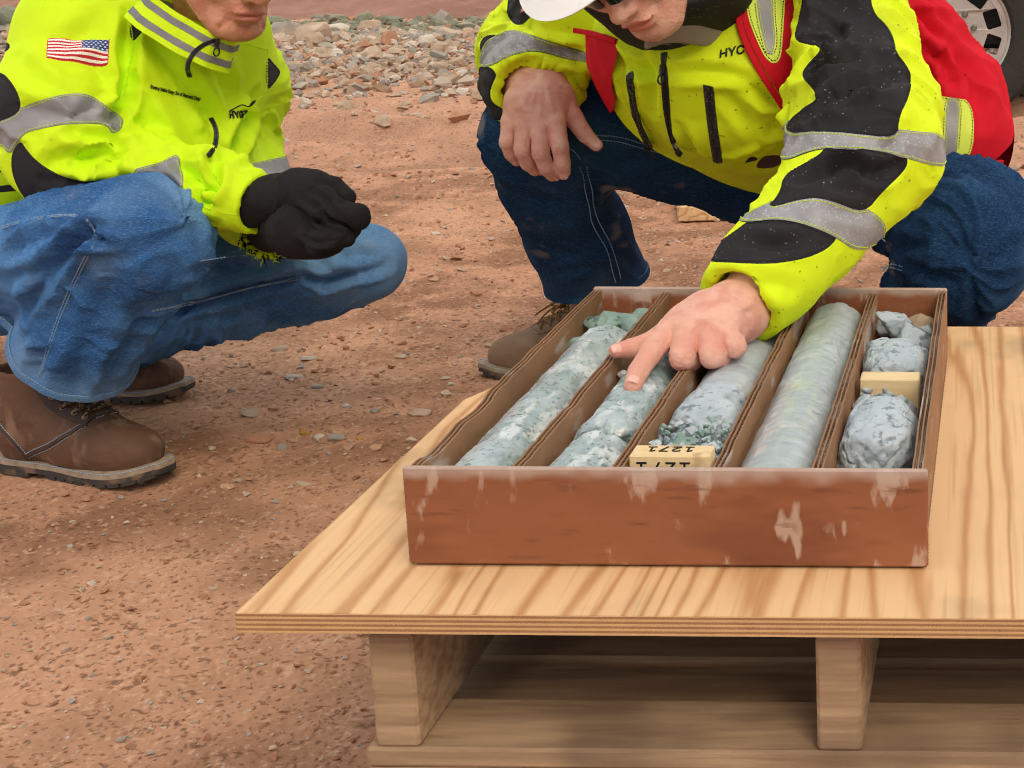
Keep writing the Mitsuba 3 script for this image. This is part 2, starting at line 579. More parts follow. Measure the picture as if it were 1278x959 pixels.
def c_card(p, n, uv):
    c = mix(S(122, 90, 64), S(146, 108, 78), nz(p, 14, 3))
    c = mix(c, S(88, 64, 48), smoothstep(.5, .75, nz(p, 5, 3)) * .6)
    return mix(c, S(172, 168, 164), smoothstep(.58, .74, fbm(p.x * 40, p.y * 14, p.z * 40, octaves=4)) * .55)


def c_front(p, n, uv):
    c = mix(S(150, 92, 60), S(124, 74, 48), nz(p, 12, 4))
    c = mix(c, S(112, 62, 40), smoothstep(.54, .72, fbm(p.x * 6, p.y * 6, p.z * 20, octaves=4)) * .7)
    c = mix(c, S(196, 172, 156), smoothstep(.60, .74, fbm(p.x * 70, p.y * 70, p.z * 22, octaves=5)) * .6)
    c = mix(c, S(104, 60, 40), smoothstep(.6, .8, fbm(p.x * 30, p.y * 30, p.z * 120, octaves=4)) * .6)
    return mix(c, S(186, 170, 160), smoothstep(.405, .419, p.z + (nz(p, 30) - .5) * .02) * .7)


mat('cardboard', c_card, .75, lambda p, n, uv: nz(p, 60, 3), .001)
mat('cardboard_front', c_front, .5, lambda p, n, uv: nz(p, 30, 4), .002, eps=.001)
mat('cardboard_edge', lambda p, n, uv: mix(mix(S(128, 104, 86), S(96, 72, 56), nz(p, 50, 3)), S(190, 186, 184), smoothstep(.48, .66, nz(p, 16, 3)) * .8), .85)
mat('flute', lambda p, n, uv: mix(S(122, 100, 86), S(180, 174, 170), smoothstep(.45, .62, nz(p, 16, 3)) * .8), .9)


def grain(p, s, a, b, k=13.0):
    r = fbm(p.x * k, p.y * 1.1, p.z * k, octaves=2) + .05 * fbm(p.x * 90, p.y * 9, p.z * 90, octaves=2)
    w = dr.sin((r * 7 + p.x * 34) * 6.2832) * .5 + .5
    w = w * w
    c = mix(a, b, w * w * .8)
    return mix(c, s, smoothstep(.5, .9, fbm(p.x * 240, p.y * 5, p.z * 240, octaves=2)) * .3)


mat('plywood', lambda p, n, uv: grain(p, S(150, 96, 56), S(222, 184, 138), S(182, 128, 80)) * (1 - .28 * smoothstep(.5, .75, nz(p, 7, 4))), .65, lambda p, n, uv: fbm(p.x * 200, p.y * 5, p.z * 200, octaves=2), .0008)
mat('plywood_edge', lambda p, n, uv: mix(S(206, 166, 120), S(140, 96, 62), smoothstep(.35, .65, dr.sin(p.z * 1450) * .5 + .5) * .7 + nz(p, 80) * .25), .8)
mat('pallet_wood', lambda p, n, uv: mix(mix(S(178, 152, 122), S(146, 120, 95), smoothstep(.25, .75, fbm(p.x * 7, p.y * 70, p.z * 90, octaves=5))), S(100, 82, 66), smoothstep(.55, .75, nz(p, 6, 3)) * .6), .85,
    lambda p, n, uv: fbm(p.x * 10, p.y * 160, p.z * 160, octaves=3), .002)
mat('pine', lambda p, n, uv: mix(mix(S(228, 208, 166), S(206, 176, 128), fbm(p.x * 14, p.y * 120, p.z * 120, octaves=3)), S(160, 120, 80), smoothstep(.62, .75, nz(p, 40, 3)) * .6), .7)
mat('ink', S(28, 26, 26), .6)


def cloth(key, col, amp=.06, bump=.0006, rough=.85, f=900, **more):
    mat(key, (lambda p, n, uv: mi.Color3f(col) * (1 - amp + 2 * amp * nz(p, 14, 3))), rough, (lambda p, n, uv: nz(p, f, 2)), bump, eps=.0004, **more)


HV = [.60, .86, .008]
HV2 = [.66, .84, .010]


def c_hivis_m(p, n, uv):
    c = mi.Color3f(HV2) * (.94 + .12 * nz(p, 12, 3))
    c = mix(c, S(80, 84, 30), smoothstep(.79, .84, nz(p, 170, 2)) * .7)
    return mix(c, S(150, 150, 40), smoothstep(.56, .75, nz(p, 9, 3)) * .3)


cloth('hivis', HV, .05, .0005, .7, sheen=.3, specular=.25)
mat('hivis_worn', c_hivis_m, .75, lambda p, n, uv: nz(p, 900, 2), .0005, eps=.0004, sheen=.3, specular=.25)
cloth('black_cloth', S(40, 40, 45), .12, .0006, .8, sheen=.15, specular=.3)
mat('black_dusty', lambda p, n, uv: mix(mi.Color3f(S(33, 32, 36)), S(170, 164, 160), smoothstep(.80, .84, nz(p, 330, 2)) * .7 + smoothstep(.5, .8, nz(p, 12, 3)) * .03), .8,
    lambda p, n, uv: nz(p, 900, 2), .0006, eps=.0004, sheen=.1, specular=.3)
mat('reflective', lambda p, n, uv: mix(S(150, 150, 156), S(124, 124, 130), nz(p, 40, 3)), .5, lambda p, n, uv: nz(p, 500, 2), .0004, eps=.0004, metallic=.15, specular=.5)
mat('reflective_dusty', lambda p, n, uv: mix(mix(S(160, 160, 164), S(128, 128, 134), nz(p, 40, 3)), S(206, 204, 204), smoothstep(.62, .74, nz(p, 420, 2)) * .5), .55, lambda p, n, uv: nz(p, 500, 2), .0004, eps=.0004, metallic=.1)
cloth('glove', S(34, 32, 35), .3, .0024, .9, 380, sheen=.2, specular=.2)
cloth('red_cloth', S(196, 14, 36), .10, .0008, .8, 700, specular=.25)
cloth('lime_tape', S(206, 226, 80), .06, .0005, .7, 600)
cloth('grey_knit', S(150, 138, 138), .2, .003, .95, 500)
mat('rubber', lambda p, n, uv: mix(S(58, 54, 52), S(120, 96, 80), smoothstep(.5, .68, nz(p, 30, 3)) * .8), .85)
mat('zip_black', S(22, 22, 24), .45, lambda p, n, uv: nz(p, 700, 2), .0008)
mat('zip_dusty', lambda p, n, uv: mix(S(24, 24, 26), S(170, 168, 160), smoothstep(.66, .74, nz(p, 700, 2)) * .6), .5, lambda p, n, uv: nz(p, 500, 2), .001)
mat('collar_grey', lambda p, n, uv: mix(S(128, 128, 130), S(104, 104, 108), nz(p, 40, 3)), .6, lambda p, n, uv: nz(p, 500, 2), .0004, eps=.0004)
cloth('hivis_thread', [.50, .70, .01], .05, .0003, .8)
mat('thread_black', S(24, 26, 22), .8)


def denim(key, a, b, fade, dust):
    def col(p, n, uv):
        t = nz(p, 5, 3)
        c = mix(a, b, smoothstep(.35, .68, t))
        w = fbm(p.x * 330, p.y * 330, p.z * 760, octaves=2)
        c = mix(c, fade, smoothstep(.48, .8, w) * .2)
        c = mix(c, mi.Color3f(a) * .7, smoothstep(.46, .28, w) * .4)
        c = mix(c, fade, smoothstep(.5, .8, nz(p, 6, 3)) * .3)
        return mix(c, S(168, 156, 146), smoothstep(.66, .82, nz(p, 16, 3)) * dust)
    mat(key, col, .85, lambda p, n, uv: fbm(p.x * 500, p.y * 500, p.z * 1200, octaves=2), .0012, eps=.0004, specular=.1)


denim('denim_blue', S(42, 86, 142), S(80, 128, 182), S(150, 186, 218), .10)
denim('denim_dark', S(22, 50, 86), S(38, 74, 114), S(96, 134, 168), .35)
mat('thread_pale', S(150, 170, 190), .8)
mat('thread_blue', S(132, 158, 184), .8)


def skin(key, a, b, c):
    def col(p, n, uv):
        k = mix(a, b, smoothstep(.35, .7, nz(p, 45, 3)))
        k = mix(k, c, smoothstep(.5, .75, nz(p, 60, 4)) * .6)
        return k * (.95 + .1 * nz(p, 600, 2))
    mat(key, col, .58, lambda p, n, uv: nz(p, 300, 4), .0018, eps=.0004, specular=.35)


skin('skin_woman', S(206, 150, 124), S(190, 128, 104), S(176, 108, 88))
skin('skin_man', S(216, 162, 142), S(204, 142, 122), S(196, 122, 106))
skin('skin_hand', S(222, 172, 154), S(212, 154, 136), S(204, 134, 120))
mat('lips_woman', S(186, 114, 100), .4)
mat('lips_man', S(192, 112, 102), .45)
mat('nail', S(226, 172, 160), .3, specular=.6)
mat('hair_grey', lambda p, n, uv: mix(S(186, 164, 134), S(120, 96, 74), nz(p, 300, 2)), .5)
mat('hair_brown', lambda p, n, uv: mix(S(86, 60, 42), S(60, 42, 30), nz(p, 300, 2)), .5)
mat('stubble', S(96, 70, 56), .8)
mat('gold', S(212, 168, 70), .25, metallic=1.0)
mat('white_plastic', lambda p, n, uv: mix(S(232, 232, 232), S(214, 212, 210), smoothstep(.5, .8, nz(p, 20, 3)) * .4), .3, specular=.5)
mat('black_plastic', S(24, 24, 26), .3)
mat('dark_lens', S(20, 28, 22), .06, specular=.8)
mat('eye', S(220, 214, 206), .2)
mat('iris', S(58, 44, 34), .2)
mat('steel', S(150, 148, 146), .35, metallic=.9)
mat('leather', lambda p, n, uv: mix(mix(S(112, 82, 64), S(84, 60, 48), nz(p, 22, 4)), S(146, 116, 96), smoothstep(.5, .75, fbm(p.x * 50, p.y * 50, p.z * 14, octaves=4)) * .7), .7, lambda p, n, uv: nz(p, 110, 5), .0026, eps=.0005, specular=.35)
mat('leather_dark', lambda p, n, uv: mix(S(80, 58, 50), S(58, 42, 38), nz(p, 40, 4)), .65, lambda p, n, uv: nz(p, 180, 3), .001, eps=.0005)
mat('suede', lambda p, n, uv: mix(mix(S(148, 122, 98), S(118, 94, 74), nz(p, 25, 4)), S(170, 150, 128), smoothstep(.5, .75, nz(p, 12, 3)) * .4), .9, lambda p, n, uv: nz(p, 300, 3), .001, eps=.0005)
mat('welt', lambda p, n, uv: mix(S(176, 160, 140), S(120, 100, 84), nz(p, 80, 3)), .8)
mat('lace', lambda p, n, uv: mix(S(60, 44, 36), S(140, 118, 92), smoothstep(.52, .6, nz(p, 220, 2))), .9)
mat('lace_tan', lambda p, n, uv: mix(S(150, 110, 60), S(96, 66, 40), nz(p, 220, 2)), .9)
mat('alloy', lambda p, n, uv: mix(S(196, 190, 186), S(160, 154, 150), nz(p, 12, 3)), .45, metallic=.4)
mat('tyre', S(46, 44, 42), .85, lambda p, n, uv: nz(p, 60, 3), .004)
mat('truck_paint', S(206, 206, 204), .3, clearcoat=.6)
mat('truck_dark', S(30, 30, 32), .6)
mat('glass_dark', S(24, 28, 30), .05, specular=.8)
scene['film_plastic'] = {'type': 'thindielectric', 'int_ior': 1.09}


def c_flag(p, n, uv):
    u, v = uv.x, uv.y
    stripe = dr.floor(v * 13)
    red = dr.abs(stripe - 2 * dr.floor(stripe / 2)) < .5
    c = dr.select(red, mi.Color3f(S(190, 30, 52)), mi.Color3f(S(236, 232, 228)))
    canton = (u > .55) & (v > 6 / 13)
    cu, cv = (u - .55) / .45 * 6, (v - 6 / 13) * 13 / 7 * 5
    row = dr.floor(cv)
    off = (row - 2 * dr.floor(row / 2)) * .5
    du, dv = cu + off - dr.floor(cu + off) - .5, cv - row - .5
    ang = dr.atan2(dv, du * 1.2)
    star = dr.sqrt(du * du * 1.44 + dv * dv) < .26 + .13 * dr.cos(5 * (ang - 1.571))
    c = dr.select(canton, dr.select(star, mi.Color3f(S(228, 230, 236)), mi.Color3f(S(38, 62, 128))), c)
    edge = (u < .02) | (u > .98) | (v < .03) | (v > .97)
    return dr.select(edge, mi.Color3f(S(200, 60, 80)), c)


mat('flag_print', c_flag, .7, lambda p, n, uv: nz(p, 900, 2), .0005, eps=.0004)

# ---------------------------------------------------------------- ground and hill
def lift(x, y):
    """height of the ground"""
    p = np.stack([x, y, 0 * x], -1)
    z = (meshkit.fbm(p * 1.7, 3) - .5) * .05 * np.clip((y - 3.2) / 2, 0.15, 1)
    z = z + (meshkit.fbm(p * 9 + 3, 4) - .5) * .022 + (meshkit.fbm(p * 32 + 9, 3) - .5) * .011
    rut = np.exp(-((y - 7.1 - .1 * x) / .9) ** 2)
    z = z + rut * (.045 * np.sin((y + .06 * x + .25 * meshkit.noise(p * 1.3)) * 9.5) + .025 * (meshkit.noise(p * np.array([1.2, 7, 1])) - .5))
    berm = np.exp(-((y - 9.9 - .12 * np.sin(x * 1.1)) / 1.05) ** 2)
    z = z + berm * (.0 + .16 * meshkit.fbm(p * 1.1 + 4, 3))
    foot = np.exp(-(((x + .3) / 1.1) ** 2 + ((y - 1.9) / .9) ** 2))
    return z * (1 - .5 * foot)


NR, NA = 640, 400
rad = 0.35 * (260 / .35) ** (np.linspace(0, 1, NR) ** 1.0)
rad = np.unique(np.r_[np.geomspace(.25, 1.2, 14), np.geomspace(1.2, 15, 520), np.geomspace(15, 260, 30)])
ang = np.unique(np.r_[np.radians(np.linspace(-48, 16, 420)), np.radians(np.linspace(16, 312, 90))])[:-1]
RR, AA = np.meshgrid(rad, ang, indexing='ij')
gx, gy = RR * np.sin(AA), RR * np.cos(AA)
gV = np.stack([gx, gy, lift(gx, gy)], -1).reshape(-1, 3)
na = len(ang)
ii, jj = np.meshgrid(np.arange(len(rad) - 1), np.arange(na), indexing='ij')
q = np.stack([ii * na + jj, ii * na + (jj + 1) % na, (ii + 1) * na + (jj + 1) % na, (ii + 1) * na + jj], -1).reshape(-1, 4)
gV = np.vstack([gV, [[0, 0, 0]]])
cap = np.array([[k, len(gV) - 1, (k + 1) % na] for k in range(na)])
gF = np.vstack([q[:, [0, 1, 2]], q[:, [0, 2, 3]], cap])
if vnormals(gV, gF)[:, 2].mean() < 0:
    gF = gF[:, ::-1]
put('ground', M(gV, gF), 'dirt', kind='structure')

hx, hy = np.meshgrid(np.linspace(-60, 60, 300), np.r_[np.linspace(11.8, 24, 110), np.linspace(24.5, 90, 50)], indexing='ij')
hp = np.stack([hx, hy, 0 * hx], -1)
hz = np.clip(hy - 12.7, -1, 60) * .42 - np.clip(hy - 40, 0, 99) * .3 + (meshkit.fbm(hp * .25, 5) - .5) * 1.3 + (meshkit.fbm(hp * 1.6, 4) - .5) * .3 - .15
hV = np.stack([hx, hy, hz], -1).reshape(-1, 3)
ni, nj = hx.shape
ii, jj = np.meshgrid(np.arange(ni - 1), np.arange(nj - 1), indexing='ij')
a = ii * nj + jj
put('hill', M(hV, np.concatenate([np.stack([a, a + nj, a + nj + 1], -1).reshape(-1, 3), np.stack([a, a + nj + 1, a + 1], -1).reshape(-1, 3)])), 'hill_soil', kind='structure')


def gh(x, y):
    return float(lift(np.array([x], float), np.array([y], float))[0])


# gravel: thousands of pebbles nobody could count
for mname, count, seed in (('pebble_brown', 9000, 1), ('rock_tan', 3400, 2), ('rock_grey', 2000, 3), ('rock_pale', 450, 4)):
    g = np.random.default_rng(seed)
    protos = [hull_rock(1, 9, .55, 0, g) for _ in range(6)]
    r_ = 1.3 * (9.0 / 1.3) ** (g.random(count) ** .8)
    a_ = np.radians(g.uniform(-40, 9, count))
    x_, y_ = r_ * np.sin(a_), r_ * np.cos(a_)
    z_ = lift(x_, y_)
    s_ = np.clip(g.lognormal(math.log(.0042), .5, count), .002, .019) * np.clip(r_ / 3.2, .8, 1.7)
    pos_ = np.stack([x_, y_, z_ + s_ * .25], -1)
    add('gravel', scatter(protos, pos_, s_, g), mname, label={'pebble_brown': 'loose brown gravel scattered over the whole dirt ground', 'rock_tan': 'loose tan gravel scattered over the whole dirt ground',
        'rock_grey': 'loose grey gravel scattered over the whole dirt ground', 'rock_pale': 'loose whitish gravel scattered over the whole dirt ground'}[mname], cat='gravel', kind='stuff')

# stones that can be told apart, at the woman's feet and across the bare ground
for x, y, w, fl, m_, lab in ((316, 510, 24, .3, 'rock_tan', 'flat long brown stone on the dirt right of the far brown boot'), (323, 546, 21, .45, 'rock_rust', 'pinkish brown flat stone nearest the tip of the near boot'),
        (381, 535, 11, .6, 'rock_ochre', 'yellow ochre pebble on the dirt between the boots and the core box'), (420, 540, 16, .5, 'rock_grey', 'grey brown lumpy stone just right of the ochre pebble'),
        (448, 542, 7, .5, 'rock_ochre', 'small orange chip of stone near the plywood corner'), (366, 466, 16, .3, 'rock_grey', 'thin dark flat stone on the dirt under the kneeling thigh'),
        (398, 475, 12, .4, 'rock_grey', 'small grey stone right of the thin dark flat stone'), (432, 500, 9, .5, 'rock_pale', 'pale pink pebble on the open dirt'),
        (467, 507, 8, .6, 'rock_grey', 'round blue grey pebble on the open dirt'), (522, 508, 20, .35, 'rock_tan', 'long flat tan stone left of the box side'),
        (350, 551, 11, .5, 'rock_grey', 'grey broken stone right of the pinkish flat stone'), (398, 538, 8, .6, 'rock_pale', 'pale pink pebble right of the ochre pebble'),
        (470, 555, 11, .5, 'rock_rust', 'rusty stone beside the plywood edge'), (512, 545, 10, .5, 'rock_pale', 'whitish pebble close to the plywood edge'),
        (350, 432, 16, .3, 'rock_tan', 'flat tan stone on the dirt under the raised calf'), (385, 443, 12, .35, 'rock_pale', 'pale flat stone behind the thin dark stone'),
        (594, 362, 10, .5, 'rock_rust', 'orange brown stone on the open dirt left of the man'), (630, 408, 10, .4, 'rock_rust', 'brown stone on the dirt above the tan boot'),
        (544, 292, 8, .4, 'rock_pale', 'pale pebble on the open dirt above the woman\'s far knee'), (575, 335, 8, .4, 'rock_tan', 'tan pebble on the open dirt between the two people'),
        (500, 440, 10, .35, 'rock_tan', 'tan flat stone in the middle of the open dirt'), (470, 470, 9, .4, 'rock_rust', 'rusty pebble in the middle of the open dirt'),
        (556, 468, 9, .4, 'rock_tan', 'tan pebble beside the tip of the tan boot'), (262, 555, 8, .5, 'rock_tan', 'tan pebble right of the near boot toe cap'),
        (285, 600, 12, .5, 'rock_rust', 'rusty stone low beside the near boot'), (380, 596, 13, .4, 'rock_tan', 'flat tan stone low on the dirt left of the plywood')):
    c = G(x, y, .01)
    k = FOC / ((c - CAM) @ FWD)
    V, F = hull_rock(w / k, 16, fl, 2)
    V = V @ rotz(rng.uniform(-.5, .5)).T
    add('stone', (V + [c[0], c[1], gh(c[0], c[1]) + w / k * fl * .35], F), m_, label=lab, cat='stone', smooth=38)

# rubble banks across the back: stones one could count, the largest as things, the rest as stuff
banks = []
g = np.random.default_rng(11)
small = {}
protos = [hull_rock(1, int(g.integers(9, 16)), g.uniform(.5, .8), 0, g) for _ in range(12)]
protoR = [hull_rock(1, int(g.integers(22, 40)), g.uniform(.55, .85), 0, g) for _ in range(14)]
for far in (0, 1):
    for i in range(190 if not far else 105):
        y = g.normal(9.75, .8) if not far else g.normal(12.0, .36)
        x = g.uniform(-6.3, -1.2) * (y / 9.3) if i % 9 else g.uniform(-1.2, .5)
        s = np.clip(g.lognormal(math.log(.054), .42), .034, .15) * (1 if not far else 1.15)
        if y < 8.5: s *= .55
        kind = g.choice(['rock_grey', 'rock_tan', 'rock_rust', 'rock_pale'], p=[.34, .38, .12, .16]) if not far else g.choice(['rock_green', 'rock_grey', 'rock_tan'], p=[.62, .22, .16])
        V, F = protoR[int(g.integers(14))]
        V = V @ (rotz(g.uniform(0, 6.28)) @ rotx(g.uniform(-.35, .35))).T * s + [x, y, gh(x, y) + s * .3]
        nm = {'rock_grey': 'grey', 'rock_tan': 'tan', 'rock_rust': 'rust brown', 'rock_pale': 'pale', 'rock_green': 'greenish'}[kind]
        add('rubble_rock', (V, F), kind, label=f'{nm} broken rock in the ' + ('near rubble bank behind the people' if not far else 'far dark rubble row at the foot of the red slope'), cat='rock',
            group=f'{nm} rocks in the ' + ('near rubble bank' if not far else 'far rubble row'), smooth=False)
for kind, cnt in (('rock_grey', 4200), ('rock_tan', 6200), ('rock_rust', 1600), ('rock_pale', 1900), ('rock_green', 3200)):
    y_ = g.normal(12.0, .38, cnt) if kind == 'rock_green' else g.normal(9.7, .95, cnt)
    x_ = g.uniform(-6.6, .8, cnt) * (y_ / 9.3)
    s_ = np.clip(g.lognormal(math.log(.027), .5, cnt), .010, .07)
    pos_ = np.stack([x_, y_, lift(x_, y_) + s_ * .3], -1)
    nm = {'rock_grey': 'grey', 'rock_tan': 'tan', 'rock_rust': 'rust brown', 'rock_pale': 'pale', 'rock_green': 'greenish'}[kind]
    add('rubble', scatter(protos, pos_, s_, g, .5), kind, label=f'{nm} small rubble between the larger rocks of the banks', cat='rubble', kind='stuff')

# ---------------------------------------------------------------- plywood on two pallets, the core box and what lies in it
BX0, BX1, BY0, BY1, BZ1 = -.506, -.034, 1.380, 2.060, .42
PLZ = .325
R_ = rotz(math.radians(-1.0))
BC = np.array([(BX0 + BX1) / 2, (BY0 + BY1) / 2, 0])
W2, L2 = .2345, .340


def bxf(vf):
    """from the box's own frame (x across, y away, z up from the plywood) to the place"""
    V, F = vf
    return (np.asarray(V) @ R_.T) + BC + [0, 0, PLZ], F


BH = BZ1 - PLZ
t = thing('plywood_sheet', 'pale plywood sheet with bold grain and a cut corner under the core box', 'plywood')
_m = trimesh.creation.extrude_polygon(shapely.Polygon([(-.352, -.445), (.62, -.445), (.62, .515), (-.22, .515), (-.352, .16)]), .0185, engine='earcut')
v, f = np.array(_m.vertices) - [0, 0, .020], np.array(_m.faces)
add(t + '__face', bxf((v, f)), 'plywood')
for lo, hi in (([-.352, -.4465, -.0195], [.62, -.4452, -.002]), ([-.3535, -.445, -.0195], [-.3522, .16, -.002])):
    add(t + '__edge', bxf(box(lo, hi)), 'plywood_edge')

for lv, lab in ((0, 'weathered wooden pallet on the dirt, lower of the two'), (1, 'weathered wooden pallet directly under the plywood')):
    t = thing('wooden_pallet', lab, 'pallet')
    z0 = -.325 + .152 * lv + .002
    for sx in (-.24, .16, .56):
        add(t + '__stringer', bxf(box([sx - .02, -.40, z0 + .018], [sx + .02, .48, z0 + .128], .003)), 'pallet_wood')
    for k in range(8):
        y = -.40 + k * .1114
        add(t + '__deck_board', bxf(box([-.27, y, z0 + .1285], [.59, y + .092, z0 + .149], .003)), 'pallet_wood')
        for sx in (-.24, .16, .56):
            add(t + '__nail', bxf(join([tube([[sx, y + q, z0 + .1485], [sx, y + q, z0 + .1500]], .004, 8) for q in (.025, .068)])), 'steel', kind='stuff') if k in (0, 1) else None
    for k in range(3):
        y = -.40 + k * .39
        add(t + '__bottom_board', bxf(box([-.27, y, z0 - .002], [.59, y + .095, z0 + .0175], .003)), 'pallet_wood')

bt = thing('core_box', 'worn brown cardboard core box with five rows of drilled rock', 'box')
add(bt + '__floor', bxf(box([-W2, -L2, 0], [W2, L2, .004])), 'cardboard')
add(bt + '__front_wall', bxf(box([-W2 - .004, -L2 - .006, .001], [W2 + .004, -L2, BH], .002)), 'cardboard_front', label='rust orange front wall smeared with grey clay')
add(bt + '__back_wall', bxf(box([-W2, L2, .001], [W2, L2 + .006, BH + .002], .002)), 'cardboard_front')


def corrugated(base, x, w, y0, y1, z1, label=None):
    """a double cardboard wall: two liners, a crest of flutes between them"""
    g = np.random.default_rng(int(abs(x) * 1000) + 5)
    key = None
    n = 60
    ys = np.linspace(y0, y1, n)
    wob = (meshkit.fbm(np.stack([ys * 9, 0 * ys + x * 30, 0 * ys], -1), 3) - .5) * .0014
    top = z1 - np.abs(meshkit.fbm(np.stack([ys * 25, 0 * ys + x * 50, 0 * ys], -1), 4) - .5) * .006 - .005 * np.clip(meshkit.noise(np.stack([ys * 14, 0 * ys + x * 70, 0 * ys], -1)) * 4 - 2.9, 0, 1)
    def sheet(xa, th):
        rows = np.stack([np.stack([xa + wob, ys, 0 * ys + .004], -1), np.stack([xa + wob, ys, top], -1), np.stack([xa + th + wob, ys, top], -1), np.stack([xa + th + wob, ys, 0 * ys + .004], -1)], 1)
        V = rows.reshape(-1, 3); F = []
        for i in range(n - 1):
            for j in range(4):
                a_, b_ = i * 4 + j, i * 4 + (j + 1) % 4
                F += [[a_, a_ + 4, b_], [b_, a_ + 4, b_ + 4]]
        F += [[0, 1, 2], [0, 2, 3], [(n - 1) * 4, (n - 1) * 4 + 2, (n - 1) * 4 + 1], [(n - 1) * 4, (n - 1) * 4 + 3, (n - 1) * 4 + 2]]
        return V, np.array(F)
    key = add(base, bxf(join([sheet(x - w / 2, .0017), sheet(x + w / 2 - .0017, .0017), sheet(x - .0008, .0016)])), 'cardboard')
    z = []
    for half in (-1, 1):
        xa, xb = (x - w / 2 + .0017, x - .0008) if half < 0 else (x + .0008, x + w / 2 - .0017)
        yy = np.arange(y0 + .002, y1 - .002, .0035)
        xx = np.where(np.arange(len(yy)) % 2 == 0, xa + .0003, xb - .0003) + np.interp(yy, ys, wob)
        zt = np.interp(yy, ys, top) - .0012 - g.random(len(yy)) * .0015
        V = np.stack([np.stack([xx, yy, zt - .02], -1), np.stack([xx, yy, zt], -1), np.stack([xx, yy + .0007, zt], -1), np.stack([xx, yy + .0007, zt - .02], -1)], 1).reshape(-1, 3)
        F = []
        for i in range(len(yy) - 1):
            for j in range(4):
                a_, b_ = i * 4 + j, i * 4 + (j + 1) % 4
                F += [[a_, a_ + 4, b_], [b_, a_ + 4, b_ + 4]]
        z.append((V, np.array(F)))
    add(key + '__flutes', bxf(join(z)), 'flute', kind='stuff')
    return key


PITCH = (2 * W2 - .012) / 5
for k in range(6):
    x = -W2 + .006 + k * PITCH
    corrugated(bt + ('__side_wall' if k in (0, 5) else '__divider'), x, .0105, -L2 + .001, L2 - .001, BH - (.001 if k in (0, 5) else .004))
ROW = [-W2 + .006 + (k + .5) * PITCH for k in range(5)]
CR = .0385                                                     # core radius


def core_piece(x, y0, y1, r=CR, m_='core_rock', label=None, ends=(.008, .008), seed=0, rough=.0022, cat='rock core', zc=None, name='core_sample', parent=None, smooth=40):
    """a length of drilled core: a worn cylinder with broken ends"""
    n, k = max(int((y1 - y0) / .0028), 8), 88
    vv, aa = np.linspace(0, 1, n), np.arange(k) * 2 * np.pi / k
    V = []
    for i, q in enumerate(vv):
        y = y0 + (y1 - y0) * q
        e = min(q, 1 - q) * (y1 - y0)
        rr = r * min(1.0, .90 + .10 * min(e / .01, 1))
        V.append(np.stack([x + rr * np.cos(aa), 0 * aa + y, (CR + .011 if zc is None else zc) + rr * np.sin(aa)], -1))
    V = np.array(V)
    pn = V.reshape(-1, 3)
    br = (meshkit.fbm(pn * np.array([60, 18, 60]) + seed, 3) - .5).reshape(n, k)
    ring0, ring1 = (meshkit.fbm(V[0] * 34 + seed, 3) - .5) * 2, (meshkit.fbm(V[-1] * 34 + seed + 9, 3) - .5) * 2
    wq = vv[:, None]
    V[:, :, 1] += (1 - wq) ** 3 * ring0[None] * ends[0] + wq ** 3 * ring1[None] * ends[1]
    dirs = np.stack([np.cos(aa), 0 * aa, np.sin(aa)], -1)
    fine = (meshkit.fbm(pn * 150 + seed, 3) - .5).reshape(n, k)
    crk = 1 - np.abs(2 * meshkit.fbm(pn * np.array([16, 26, 16]) + seed * 3, 3) - 1)
    crk2 = 1 - np.abs(2 * meshkit.fbm(pn * np.array([30, 60, 30]) + seed * 5, 2) - 1)
    cr = (np.clip((crk - .95) / .05, 0, 1) * .0032 + np.clip((crk2 - .965) / .035, 0, 1) * .0014).reshape(n, k)
    chip = np.clip((meshkit.fbm(pn * np.array([38, 30, 38]) + seed * 7, 3) - .66) / .1, 0, 1).reshape(n, k) * .0038
    V += dirs[None] * (br * rough * 2.6 + fine * rough - (cr + chip) * (1.0 if rough > .0018 else .45))[..., None]
    caps = []
    for sgn, ring, sd in ((0, V[0], 1), (1, V[-1], 2)):
        rs = []
        for q in (.8, .55, .3):
            c = ring.mean(0); rp = c + (ring - c) * q
            rp[:, 1] += (meshkit.fbm(rp * 70 + seed + sd, 4) - .5) * 2.2 * ends[sgn]
            rs.append(rp)
        caps.append(rs)
    rows = caps[0][::-1] + list(V) + caps[1]
    n2 = len(rows)
    VV = np.vstack(rows + [rows[0].mean(0)[None], rows[-1].mean(0)[None]])
    F = []
    for i in range(n2 - 1):
        a_ = i * k + np.arange(k); b_ = i * k + (np.arange(k) + 1) % k
        F += [np.stack([a_, a_ + k, b_], -1), np.stack([b_, a_ + k, b_ + k], -1)]
    a_, b_ = np.arange(k), (np.arange(k) + 1) % k
    F += [np.stack([a_, b_, 0 * a_ + n2 * k], -1), np.stack([a_ + (n2 - 1) * k, 0 * a_ + n2 * k + 1, b_ + (n2 - 1) * k], -1)]
    return add(name, bxf((VV, np.vstack(F))), m_, label=label, cat=cat, smooth=smooth)


def lump(x, y, z, r, m_, label, flat=.8, group=None, n=16, rough=2, sx=1.0, sy=1.0, cat='rock', name='core_fragment', rz=None):
    V, F = hull_rock(r, n, flat, rough)
    V = V * [sx, sy, 1]
    V = V @ rotz(rng.uniform(0, 6.28) if rz is None else rz).T
    z = max(z + .007, -V[:, 2].min() + .004)
    return add(name, bxf((V + [x, y, z], F)), m_, label=label, cat=cat, group=group, smooth=45)


